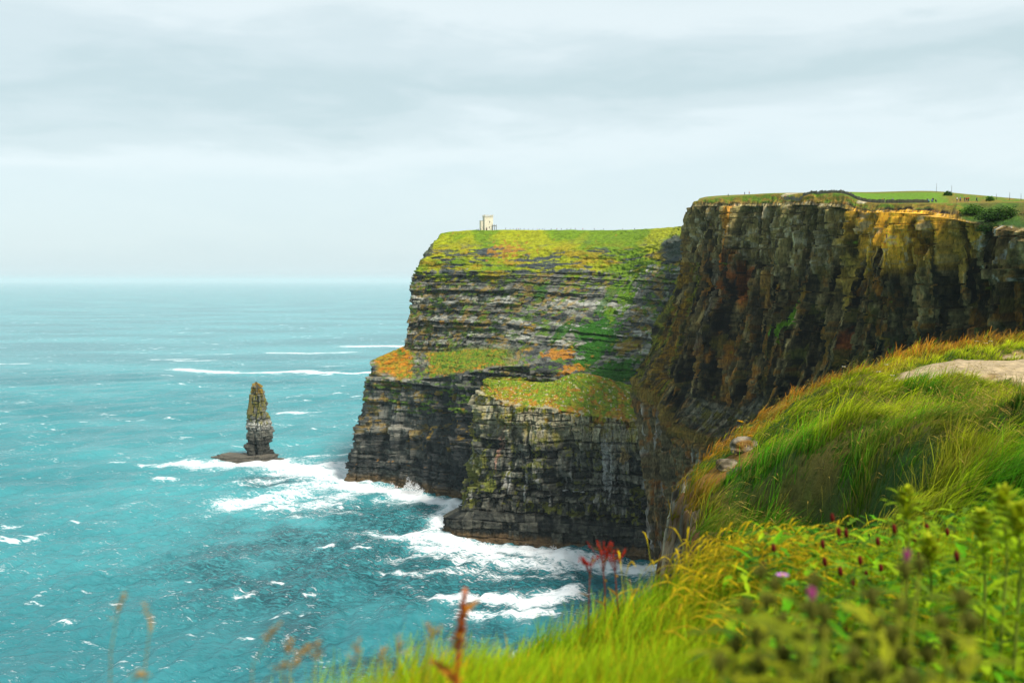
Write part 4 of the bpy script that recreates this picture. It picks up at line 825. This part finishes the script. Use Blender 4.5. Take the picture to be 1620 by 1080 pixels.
# tall leafy weeds at right
for px, top, bot, d, lab in ((1435, 772, 960, 3.0, 'tall pale green leafy weed rising highest before the dark bank hollow'), (1470, 850, 980, 2.8, 'shorter leafy weed to the right of the tallest weed'), (1590, 775, 990, 2.4, 'tall leafy weed standing near the right edge of the frame'), (1555, 810, 985, 2.5, 'leafy weed beside the tall weed at the right edge'), (1612, 800, 1000, 2.2, 'leafy weed cut off by the right edge of the frame')):
    r = wild('leafy_weed', [(px + random.uniform(-20, 10), bot + 40), (px + 3, (top + bot) / 2), (px - 2, top + 30), (px, top)], d, lab, 'weed', (.20, .26, .03), 'seed', 34, .13, .012, (.24, .36, .004), 'leafy weeds on the near ledge', .005, .35, (.55, 70, .05, .006, (.34, .38, .01)))
# burnet heads
for i, (a, b) in enumerate(((1303, 862), (1318, 820), (1331, 905), (1340, 845), (1362, 888), (1350, 925), (1372, 910), (1306, 890), (1328, 843), (1390, 858), (1416, 838), (1448, 852), (1455, 880), (1468, 836), (1478, 868), (1360, 960), (1500, 842), (1515, 882), (1340, 1000), (1225, 868), (1395, 900), (1210, 895))):
    dd = random.uniform(2.6, 3.6)
    wild('burnet', [(a + random.uniform(-4, 26), b + 140), (a + random.uniform(2, 10), b + 60), (a, b + 8), (a - 1, b)], dd, 'thin upright stem with a small dark red oval flower head', 'wildflower', (.16, .22, .02), 'burnet', 3, .07, .008, (.14, .28, .015), 'dark red burnet heads in the near grass', .0016)
wild('knapweed', [(1232, 1010), (1236, 960), (1238, 925), (1238, 910)], 2.3, 'single lilac-pink flower left of the thistles', 'wildflower', (.2, .25, .02), 'daisy', 4, .07, .008, (.14, .28, .015), None, .002)
k_ = [o for o in COL.objects if o.name.startswith('petals')][-1]; k_.data.color_attributes['Col'].data.foreach_set('color', np.tile([.62, .22, .62, 1.0], len(k_.data.vertices)).astype(np.float32)); k_.scale = (.28, .28, .28)
k_.location = Vector(k_.data.vertices[1].co) * .72
kc = [o for o in COL.objects if o.name.startswith('flower_centre')][-1]; kc.scale = (.28, .28, .28); kc.location = Vector(k_.data.vertices[1].co) * .72
# stray stalks leaning out over the sea
for i, (p, d, lab) in enumerate((([(150, 1120), (175, 1030), (186, 970), (200, 935)], 1.5, 'faint grass stalk farthest left over the sea'), ([(215, 1120), (230, 1050), (238, 990), (228, 955)], 1.5, 'faint hooked grass stalk second from the left over the sea'), ([(370, 1140), (400, 1050), (425, 1010), (445, 985)], 1.45, 'slanting grass stalk with thin tip over the sea, left of the dense stalks'),
        ([(440, 1140), (448, 1060), (455, 1030), (463, 1012)], 1.4, 'orange stalk with a short plump head, leftmost of the dense stalks'), ([(430, 1150), (455, 1070), (475, 1040), (492, 1020)], 1.35, 'orange leaning stalk crossing the plump-headed stalk'), ([(490, 1140), (496, 1070), (500, 1040), (503, 1015)], 1.4, 'upright pale stalk in the middle of the dense stalks'), ([(540, 1140), (552, 1070), (562, 1040), (570, 1010)], 1.5, 'orange stalk rising above the corner of the yellow grass'),
        ([(575, 1130), (590, 1070), (600, 1045), (612, 1025)], 1.6, 'orange stalk leaning right over the yellow grass corner'), ([(620, 1120), (626, 1060), (632, 1030), (630, 1005)], 1.7, 'upright stalk with reddish head before the dark water'), ([(655, 1110), (672, 1040), (682, 1010), (700, 990)], 1.6, 'stalk leaning right just left of the red dock spike'), ([(677, 1110), (680, 1040), (682, 1000), (676, 985)], 1.7, 'short brown stalk beside the red dock spike'), ([(390, 1150), (420, 1075), (440, 1058), (475, 1050)], 1.3, 'bowed yellow stalk nodding low over the sea'), ([(180, 1130), (200, 1085), (215, 1072), (238, 1068)], 1.3, 'golden nodding stalk at the bottom edge on the left'))):
    P0 = W(*p[0], d)
    r = wild('grass_stalk', p, d, lab, 'grass stalk', (.30, .22, .05), 'seed', 0, group='grass stalks at the ledge over the sea', rad=.0013, spike=(.60, 30, .016, .0011, (.46, .24, .03)))
# flowers in the meadow
for px, py, d, lab in ((1172, 667, 20.5, 'yellow ragwort flower on the orange shelf at the cliff edge'), (1188, 690, 20, 'small yellow ragwort below the bright one on the shelf'),):
    wild('ragwort', [(px + 3, py + 32), (px + 2, py + 15), (px, py + 5), (px, py)], d, lab, 'wildflower', (.15, .25, .02), 'ragwort', 6, .12, .02, (.12, .22, .015), 'ragwort on the shelf', .006)
for px, py, d in ((1390, 588, 23.5), (1402, 577, 24.5), (1412, 594, 23), (1545, 540, 29), (1560, 543, 28), (1567, 540, 28.5), (1546, 556, 27), (1335, 580, 25), (1590, 545, 29), (1530, 565, 26.5)):
    wild('white_flower', [(px + 2, py + 22), (px + 1, py + 12), (px, py + 4), (px, py)], d, 'small white flower in the grass beside the sandy path', 'wildflower', (.15, .25, .02), 'daisy', 3, .1, .012, (.12, .22, .015), 'white flowers beside the path', .004)
# pale boulders bedded in the cliff edge
def boulder(px, py, d, w, h, label, seed, dark=1.0):
    c = W(px, py, d); c[2] = max(c[2], tz(c[0], c[1]) + h * .05) if d < 20 else c[2]; root = np.array(c); r = np.random.default_rng(seed)
    bm = bmesh.new(); bmesh.ops.create_icosphere(bm, subdivisions=4, radius=1)
    V = np.array([v.co[:] for v in bm.verts]); bm.faces.ensure_lookup_table(); Fi = np.array([[v.index for v in f.verts] for f in bm.faces]); bm.free()
    st = np.floor(V[:, 2] * 4 + vn(V[:, 0] * 2, V[:, 1] * 2, 0, seed)); V = np.sign(V) * np.abs(V) ** .75
    k = 1 + .5 * (fbm(V[:, 0] * 1.6 + seed, V[:, 1] * 1.6, V[:, 2] * 1.6, 4, seed) - .5) + .14 * (hsh(st, st * 0, st * 0, seed) - .5)
    V = V * k[:, None] * np.array([w, w * .8, h]) + c; n = fbm(V[:, 0] * 5, V[:, 1] * 5, V[:, 2] * 8, 4, seed + 2)
    col = cmix((.07, .055, .03), (.27, .22, .15), ss(.38, .62, n)) * dark; col = cmix(col, (.22, .11, .02), ss(.60, .70, fbm(V[:, 0] * 3, V[:, 1] * 3, V[:, 2] * 3, 3, seed + 4)))
    tag(link('boulder', raw_mesh('boulder', V, Fi, 3, M_ground, np.zeros(len(Fi), bool), col)), label, 'rock', 'pale rocks at the broken cliff edge')
boulder(1178, 735, 18.9, .28, .17, 'pale layered rock jutting from the bank edge beneath orange plants, uppermost', 1); boulder(1172, 765, 18.0, .26, .15, 'pale rock directly under the uppermost jutting rock', 2)
boulder(1150, 752, 18.6, .20, .12, 'small round pale rock left of the jutting rocks', 3); boulder(1186, 790, 17.2, .26, .14, 'lowest ochre rock of the jutting pile', 4, .7); boulder(1098, 775, 20.8, .16, .45, 'white-crusted rock at the far lip of the near cliff', 5); boulder(1104, 825, 20.6, .2, .4, 'rusty white-streaked rock low on the lip of the near cliff', 6, .8)

# ------------------------------------------------------------------ tower and skyline
def tower():
    d = 840.0; u = d / F; c = W(771.8, 362.5, d); gz = ground_at(farQ, farV, 4.9, c[0], c[1]); c[2] = gz - .4
    root = empty('stone_tower', c, 'pale square stone tower with battlements on the far headland', 'tower'); ST = (.66, .59, .45); ST2 = (.52, .48, .39); DK = (.06, .06, .055)
    wd, ht = 7.2, 12.6
    m = MB(); m.box((0, 0, ht / 2 - .6), (wd, wd, ht - 1.2), .25, col=ST); m.build('wall', M_tower, root, False)
    m = MB(); m.box((0, 0, ht - 1.0), (wd + .5, wd + .5, .5), .25, col=ST2); R = Matrix.Rotation(.25, 3, 'Z'); hw = wd / 2
    for i in range(4):
        for j in range(4):
            q = Vector((-hw + wd * (j + .25) / 3.5, -hw - .03, ht - .15)); q.rotate(Matrix.Rotation(i * PI / 2, 3, 'Z')); q.rotate(R); m.box(q, (.95, .5, 1.3), .25 + i * PI / 2, col=ST2)
    m.build('battlements', M_tower, root, False)
    m = MB(); m.box((-wd / 2 - 1.3, -.6, 4.0), (3.1, 4.5, 8.2), .25, col=(.62, .55, .42)); m.box((-wd / 2 - 1.3, -.6, 8.25), (3.4, 4.8, .4), .25, col=ST2); m.build('side_turret', M_tower, root, False)
    for zc, hh in ((7.2, 1.4), (2.7, 1.3)):
        q = Vector((.6, -hw - .02, zc)); q.rotate(R); m = MB(); m.box(q, (.85, .25, hh + .2), .25, col=ST2); f = m.build('window', M_tower, root, False)
        q = Vector((.6, -hw - .16, zc)); q.rotate(R); m = MB(); m.box(q, (.5, .1, hh), .25, col=DK); m.build('pane', M_tower, f, False)
    q = Vector((-1.9, -hw - .06, 1.2)); q.rotate(R); m = MB(); m.box(q, (1.0, .2, 2.2), .25, col=DK); m.build('door', M_wood, root, False)
    c2 = W(782.3, 362.5, d - 2); c2[2] = ground_at(farQ, farV, 4.9, c2[0], c2[1]) - .3
    r2 = empty('stone_shelter', c2, 'small grey roofless stone shelter with open arches right of the tower', 'ruin'); G = (.20, .20, .18)
    for sx in (-1.5, 0, 1.5):
        m = MB(); m.box((sx, -1.4, 1.8), (.55, .6, 3.6), col=G); m.box((sx, 1.4, 1.8), (.55, .6, 3.6), col=G); m.build('pier', M_stone, r2, False)
    m = MB(); m.box((0, -1.4, 3.85), (3.6, .62, .5), col=G); m.box((0, 1.4, 3.85), (3.6, .62, .5), col=G); m.build('lintel', M_stone, r2, False)
    m = MB()
    for sx in (-1.5, -.1, 1.5): m.box((sx, -1.4, 4.4), (.6, .6, .6), col=G)
    m.build('battlements', M_stone, r2, False)
tower()
# ---- people
def skin(name, V, E, R, mat, colr, sub=1):
    me = bpy.data.meshes.new('tmp'); me.from_pydata(V, E, []); o = bpy.data.objects.new('tmp', me); COL.objects.link(o)
    md = o.modifiers.new('s', 'SKIN'); 
    if not me.skin_vertices: me.attributes  # layer is made by the modifier
    for i, sv in enumerate(me.skin_vertices[0].data): sv.radius = (R[i], R[i] * .8); sv.use_root = (i == 0)
    if sub: ms = o.modifiers.new('u', 'SUBSURF'); ms.levels = sub; ms.render_levels = sub
    dg = bpy.context.evaluated_depsgraph_get(); dg.update(); out = bpy.data.meshes.new_from_object(o.evaluated_get(dg)); out.name = name
    bpy.data.objects.remove(o); n = len(out.vertices)
    a = out.color_attributes.get('Col') or out.color_attributes.new('Col', 'FLOAT_COLOR', 'POINT'); a.data.foreach_set('color', np.tile(list(colr) + [1.0], n).astype(np.float32))
    out.materials.clear(); out.materials.append(mat); out.polygons.foreach_set('use_smooth', [True] * len(out.polygons)); return out
def recol(me, c):
    m = me.copy(); m.color_attributes['Col'].data.foreach_set('color', np.tile(list(c) + [1.0], len(m.vertices)).astype(np.float32)); return m
BODY = {}
for pose in ('stand', 'walk', 'sit'):
    if pose == 'sit':
        hip = (0, 0, .46); kl, kr = (-.12, -.42, .50), (.12, -.44, .48); al, ar = (-.13, -.46, .06), (.13, -.50, .06); tl, tr = (-.13, -.62, .03), (.13, -.66, .03)
    elif pose == 'walk':
        hip = (0, 0, .92); kl, kr = (-.10, -.18, .50), (.10, .06, .48); al, ar = (-.10, -.22, .08), (.10, .30, .14); tl, tr = (-.10, -.36, .03), (.10, .22, .03)
    else:
        hip = (0, 0, .92); kl, kr = (-.11, -.02, .49), (.11, -.01, .49); al, ar = (-.12, .02, .08), (.12, .02, .08); tl, tr = (-.13, -.14, .03), (.13, -.14, .03)
    h = hip[2]; lean = -.10 if pose == 'sit' else -.02
    ch = (0, lean, h + .36); nk = (0, lean * 1.2, h + .56); hd = (0, lean * 1.2 - .03, h + .67); tp = (0, lean * 1.2 - .02, h + .79)
    sl, sr = (-.19, lean, h + .47), (.19, lean, h + .47)
    if pose == 'sit': el_, er, wl, wr = (-.25, -.12, h + .24), (.25, -.12, h + .24), (-.13, -.36, h + .14), (.13, -.36, h + .14)
    else: el_, er, wl, wr = (-.25, .04, h + .22), (.25, .02, h + .22), (-.26, -.08, h - .02), (.26, -.12, h - .02)
    hl, hr = tuple(np.array(wl) + (0, -.06, -.08)), tuple(np.array(wr) + (0, -.06, -.08))
    V = [hip, ch, nk, hd, tp, sl, sr, el_, er, wl, wr, hl, hr, (-.1, 0, h - .04), (.1, 0, h - .04), kl, kr, al, ar, tl, tr]
    E = [(0, 1), (1, 2), (2, 3), (3, 4), (1, 5), (1, 6), (5, 7), (6, 8), (7, 9), (8, 10), (9, 11), (10, 12), (0, 13), (0, 14), (13, 15), (14, 16), (15, 17), (16, 18), (17, 19), (18, 20)]
    R = [.14, .15, .055, .10, .075, .07, .07, .05, .05, .035, .035, .035, .035, .09, .09, .065, .065, .045, .045, .035, .035]
    body = skin('body', V, E, R, M_cloth, (.45, .28, .2))
    jk = skin('jacket', [(0, 0, h - .05), ch, (0, lean, h + .50), sl, sr, el_, er, wl, wr], [(0, 1), (1, 2), (1, 3), (1, 4), (3, 5), (4, 6), (5, 7), (6, 8)], [.175, .185, .09, .09, .09, .07, .07, .055, .055], M_cloth, (.1, .1, .1))
    tr_ = skin('trousers', [(0, 0, h), (-.1, 0, h - .05), (.1, 0, h - .05), kl, kr, al, ar], [(0, 1), (0, 2), (1, 3), (2, 4), (3, 5), (4, 6)], [.165, .11, .11, .085, .085, .065, .065], M_cloth, (.03, .035, .05))
    ha = skin('hair', [(0, hd[1] + .03, hd[2] + .03), (0, tp[1] + .02, tp[2] + .015)], [(0, 1)], [.108, .075], M_cloth, (.05, .03, .02))
    BODY[pose] = (body, jk, tr_, ha)
CLO = {'black': (.012, .012, .014), 'blue': (.02, .10, .32), 'red': (.42, .04, .02), 'white': (.6, .6, .6), 'grey': (.2, .22, .24), 'navy': (.015, .025, .07), 'teal': (.02, .2, .28), 'orange': (.5, .16, .03), 'tan': (.4, .3, .2)}
JK = {}
def person(loc, pose, jc, label, group, rz=0, trouser=None):
    root = empty('person', loc, label, 'person', group, rz); b, j, t, h = BODY[pose]
    if (pose, jc) not in JK: JK[(pose, jc)] = recol(j, CLO[jc])
    link('body', b, root); link('jacket', JK[(pose, jc)], root); link('trousers', t, root); link('hair', h, root)
def on_near(px, py, d, **k):
    p = W(px, py, d); p[2] = ground_at(nearQ, nearV, 4.45, p[0], p[1]); return p
G1 = 'visitors on the brown cliff top'
for px, d, pose, jc, rz, lab in ((1237, 428, 'stand', 'tan', 1, 'person standing at the left end of the flagstone wall in tan jacket'), (1242, 428, 'walk', 'red', 2, 'person in red jacket beside the tan-jacketed one at the wall end'), (1330, 394, 'stand', 'black', .5, 'person in black standing alone at the high point of the flagstone wall'),
        (1396, 352, 'walk', 'red', 1.5, 'person in red walking behind the wall, left of the pair below the green field'), (1399, 353, 'stand', 'black', 1, 'person in black beside the red-jacketed walker below the green field'), (1412, 350, 'stand', 'grey', 0, 'person in pale grey standing alone before the green field'),
        (1469, 316, 'sit', 'teal', .3, 'person in teal sitting at the left of the seated cluster on the cliff top'), (1474, 317, 'sit', 'blue', 0, 'person in blue sitting beside the teal one on the cliff top'), (1476, 318, 'stand', 'black', 0, 'person in black standing behind the seated cluster'), (1480, 318, 'sit', 'black', .4, 'person in black sitting at the right of the seated cluster'),
        (1514, 316, 'stand', 'white', 1, 'person in white, leftmost of the group right of the round bush'), (1519, 317, 'walk', 'blue', 1, 'person in blue within the group right of the round bush'), (1526, 316, 'stand', 'black', 1, 'person in black with the red-jacketed pair right of the bush'), (1529, 317, 'walk', 'red', 2, 'person in red right of the black-jacketed one near the bush'), (1532, 318, 'stand', 'orange', 2, 'person in orange at the right of the group near the bush'), (1545, 314, 'walk', 'navy', 1.5, 'person in navy walking alone toward the right end of the cliff top'),
        (1152, 500, 'walk', 'grey', 1, 'person in grey walking near the seaward corner of the brown cliff'), (1185, 478, 'stand', 'red', 1, 'person in red on the turf left of the wall end'), (1178, 480, 'stand', 'navy', 1, 'person in navy beside the red-jacketed one on the left turf')):
    person(on_near(px, 318, d), pose, jc, lab, G1, rz)
fl = list(CLO)
for i, px in enumerate([754.5, 757, 761, 766, 770, 800, 807, 812, 817, 820, 823, 829, 836, 843, 850, 853, 858, 861, 872, 881, 888, 897, 903, 910, 922, 940, 955, 985, 1004]):
    p = W(px, 362, 836 - max(0, px - 870) * .25); p[2] = ground_at(farQ, farV, 4.9, p[0], p[1])
    person(p, random.choice(('stand', 'walk')), ('black', 'navy', 'grey', 'black', 'red')[i % 5], 'tiny figure of a walker on the skyline of the far headland', 'walkers on the far headland', random.uniform(0, 6))
# ---- flagstone walls
def wall(pts, label, maxn):
    P = [on_near(a, 318, d) for a, d in pts]; root = empty('flagstone_wall', P[0], label, 'stone wall', 'flagstone walls on the cliff path'); b = P[0]
    tot = sum(np.linalg.norm(P[i + 1][:2] - P[i][:2]) for i in range(len(P) - 1)); step = tot / maxn
    for k in range(maxn):
        s = (k + .5) * step; i = 0
        while i < len(P) - 2 and s > np.linalg.norm(P[i + 1][:2] - P[i][:2]): s -= np.linalg.norm(P[i + 1][:2] - P[i][:2]); i += 1
        v = P[i + 1][:2] - P[i][:2]; L = np.linalg.norm(v); q = P[i][:2] + v * s / L; z = ground_at(nearQ, nearV, 4.45, q[0], q[1]); h = random.uniform(1.15, 1.6); g = random.uniform(.7, 1.3)
        m = MB(); m.box((q[0] - b[0], q[1] - b[1], z - b[2] + h / 2 - .25), (step * .97, .12, h), math.atan2(v[1], v[0]), random.uniform(-.04, .04), .03, tuple(c * g for c in (.15, .13, .085))); m.build('flagstone', M_stone, root, False)
wall([(1240, 428), (1290, 409), (1330, 392)], 'flagstone wall along the highest stretch of the brown cliff edge', 46)
wall([(1331, 391), (1350, 375), (1372, 362), (1400, 346)], 'flagstone wall running down from the high stretch toward the green field', 46)
wall([(1401, 345), (1440, 327), (1470, 316)], 'low flagstone wall below the green field ending at the seated people', 40)
for px, d, h in ((1481, 400, 3.6), (1505, 385, 3.4), (1597, 330, 2.6), (1615, 325, 2.4), (1576, 335, 2.0)):
    p = on_near(px, 318, d); m = MB(); m.tube([(0, 0, -.3), (.02, 0, h * .6), (0, .02, h)], [.07, .06, .05], 6, (.10, .08, .06)); o = m.build('fence_post', M_wood); o.location = p; tag(o, 'thin wooden post standing against the sky on the right cliff top', 'post', 'posts on the cliff top')
# ---- shrubs
def shrub(px, d, w, h, label, n, colr, pos=None):
    p = on_near(px, 318, d) if pos is None else pos; root = empty('shrub', p, label, 'shrub', 'dark shrubs on the cliff top'); m = MB()
    q = rng.normal(0, 1, (n, 3)); q /= np.linalg.norm(q, axis=1, keepdims=True); q *= rng.uniform(.45, 1.0, (n, 1)); q[:, 2] = np.abs(q[:, 2])
    lump = .55 + .95 * fbm(q[:, 0] * 2, q[:, 1] * 2, q[:, 2] * 2, 3, int(px)); q *= lump[:, None]
    for i in range(n):
        c = (q[i, 0] * w, q[i, 1] * w * .7, q[i, 2] * h); a = random.uniform(0, 2 * PI); b = random.uniform(.6, 1.5)
        m.leaf(c, (math.cos(a), math.sin(a), random.uniform(-.2, .8)), (random.uniform(-1, 1), random.uniform(-1, 1), 1), random.uniform(.35, .6), random.uniform(.12, .2), tuple(k * b for k in colr), .3)
    m.build('foliage', M_leaf, root); s = MB()
    for i in range(4): a = i * 1.6; s.tube([(0, 0, -.3), (math.cos(a) * w * .25, math.sin(a) * w * .2, h * .35), (math.cos(a) * w * .5, math.sin(a) * w * .35, h * .7)], [.09, .06, .03], 5, (.07, .05, .03))
    s.build('branches', M_wood, root)
shrub(1499, 372, 1.6, 1.7, 'round green bush on the skyline between posts', 700, (.05, .13, .015)); shrub(1566, 318, 1.3, 1.5, 'small bright green bush right of the walkers', 450, (.07, .19, .012))
shrub(1540, 276, 3.6, 2.4, 'wide green shrub on the grassy shoulder at the left', 900, (.05, .12, .008)); shrub(1568, 266, 4.6, 2.8, 'large dark green shrub hanging over the cliff shoulder', 1600, (.03, .075, .008), W(1572, 348, 262)); shrub(1592, 262, 3.8, 2.4, 'dark green shrub at the right of the shoulder shrubs', 900, (.035, .085, .008)); shrub(1575, 258, 3.2, 2.0, 'lowest dark shrub hanging beneath the large one', 900, (.028, .065, .008), W(1566, 366, 256))

# ------------------------------------------------------------------ air
def haze():
    m, nt, out = newmat('haze_air'); v = N(nt, 'ShaderNodeVolumePrincipled'); v.inputs['Color'].default_value = (.86, .95, .98, 1); v.inputs['Density'].default_value = HAZE; v.inputs['Anisotropy'].default_value = .1
    nt.links.new(v.outputs[0], out.inputs['Volume']); mb = MB(); mb.box((0, 0, 116.5), (170000, 170000, 253)); o = mb.build('haze', m, None, False); tag(o, kind='stuff')
HAZE = 3.2e-5
haze()

# ------------------------------------------------------------------ sky, sun, camera
EXPO = 1.88; K = 2 ** -EXPO
SUN_EL, SUN_AZ = math.radians(50), math.radians(140)      # azimuth clockwise from +Y: sun to the right, a little behind
w = bpy.data.worlds.new('World'); S.world = w; w.use_nodes = True; nt = w.node_tree; nt.nodes.clear(); lk = nt.links.new
out = N(nt, 'ShaderNodeOutputWorld'); bg = N(nt, 'ShaderNodeBackground'); BGS = .1; bg.inputs[1].default_value = BGS; lk(bg.outputs[0], out.inputs[0])
sky = N(nt, 'ShaderNodeTexSky', sky_type='NISHITA', sun_disc=False, sun_elevation=SUN_EL, sun_rotation=SUN_AZ)
tc = N(nt, 'ShaderNodeTexCoord'); sx = N(nt, 'ShaderNodeSeparateXYZ'); lk(tc.outputs['Generated'], sx.inputs[0])
mp = N(nt, 'ShaderNodeMapping'); mp.inputs['Scale'].default_value = (1.0, 1.0, 4.2); mp.inputs['Location'].default_value = (.35, .1, .2); lk(tc.outputs['Generated'], mp.inputs[0])
na = N(nt, 'ShaderNodeTexNoise', Scale=2.2, Detail=5.0, Roughness=.5, Distortion=.3); lk(mp.outputs[0], na.inputs['Vector'])
nb = N(nt, 'ShaderNodeTexNoise', Scale=6.0, Detail=6.0, Roughness=.55, Distortion=.4); lk(mp.outputs[0], nb.inputs['Vector'])
def M(op, a, b):
    n = N(nt, 'ShaderNodeMath', operation=op)
    for i, q in enumerate((a, b)):
        if isinstance(q, (int, float)): n.inputs[i].default_value = q
        else: lk(q, n.inputs[i])
    return n.outputs[0]
el = M('ADD', sx.outputs[2], M('ADD', M('MULTIPLY', M('SUBTRACT', na.outputs[0], .5), .20), M('MULTIPLY', M('SUBTRACT', nb.outputs[0], .5), .10)))
cr = N(nt, 'ShaderNodeValToRGB'); lk(el, cr.inputs[0]); e = cr.color_ramp; e.interpolation = 'EASE'
def srgb(r, g, b): return [((c / 255 + .055) / 1.055) ** 2.4 if c > 10 else c / 255 / 12.92 for c in (r, g, b)]
stops = [(0, (212, 230, 236)), (.03, (216, 233, 238)), (.085, (220, 236, 240)), (.13, (229, 242, 245)), (.162, (214, 230, 233)), (.195, (200, 220, 223)), (.228, (214, 230, 233)), (.265, (231, 243, 245)), (.40, (212, 229, 232)), (1, (200, 218, 224))]
e.elements[0].position = 0; e.elements[1].position = 1
for p, c in stops[1:-1]: e.elements.new(p)
for el_e, (p, c) in zip(e.elements, stops): el_e.position = p; el_e.color = [*[v for v in srgb(*c)], 1]
sc = N(nt, 'ShaderNodeVectorMath', operation='SCALE'); lk(cr.outputs[0], sc.inputs[0]); sc.inputs['Scale'].default_value = K / BGS
mx = N(nt, 'ShaderNodeMix', data_type='RGBA'); mx.inputs[0].default_value = .95; lk(sky.outputs[0], mx.inputs[6]); lk(sc.outputs[0], mx.inputs[7]); lk(mx.outputs[2], bg.inputs[0])
L = bpy.data.lights.new('sun', 'SUN'); L.energy = 1.5; L.angle = math.radians(10); L.color = (1, .95, .87)
so = bpy.data.objects.new('sun', L); COL.objects.link(so)
dv = Vector((math.sin(SUN_AZ) * math.cos(SUN_EL), math.cos(SUN_AZ) * math.cos(SUN_EL), math.sin(SUN_EL))); so.rotation_euler = dv.to_track_quat('Z', 'Y').to_euler()
cam = bpy.data.cameras.new('camera'); cam.lens = 35; cam.sensor_width = 36; cam.clip_start = .05; cam.clip_end = 250000
cam.dof.use_dof = True; cam.dof.focus_distance = 48; cam.dof.aperture_fstop = 3.2
co = bpy.data.objects.new('camera', cam); COL.objects.link(co); co.location = (0, 0, ZC); co.rotation_euler = (PI / 2 - PITCH, 0, 0); S.camera = co
vs = S.view_settings; vs.view_transform = 'Standard'; vs.look = 'None'; vs.exposure = EXPO; vs.gamma = 1; vs.use_curve_mapping = False
S.cycles.use_denoising = True; S.cycles.max_bounces = 8; S.cycles.transparent_max_bounces = 8; S.cycles.volume_bounces = 1
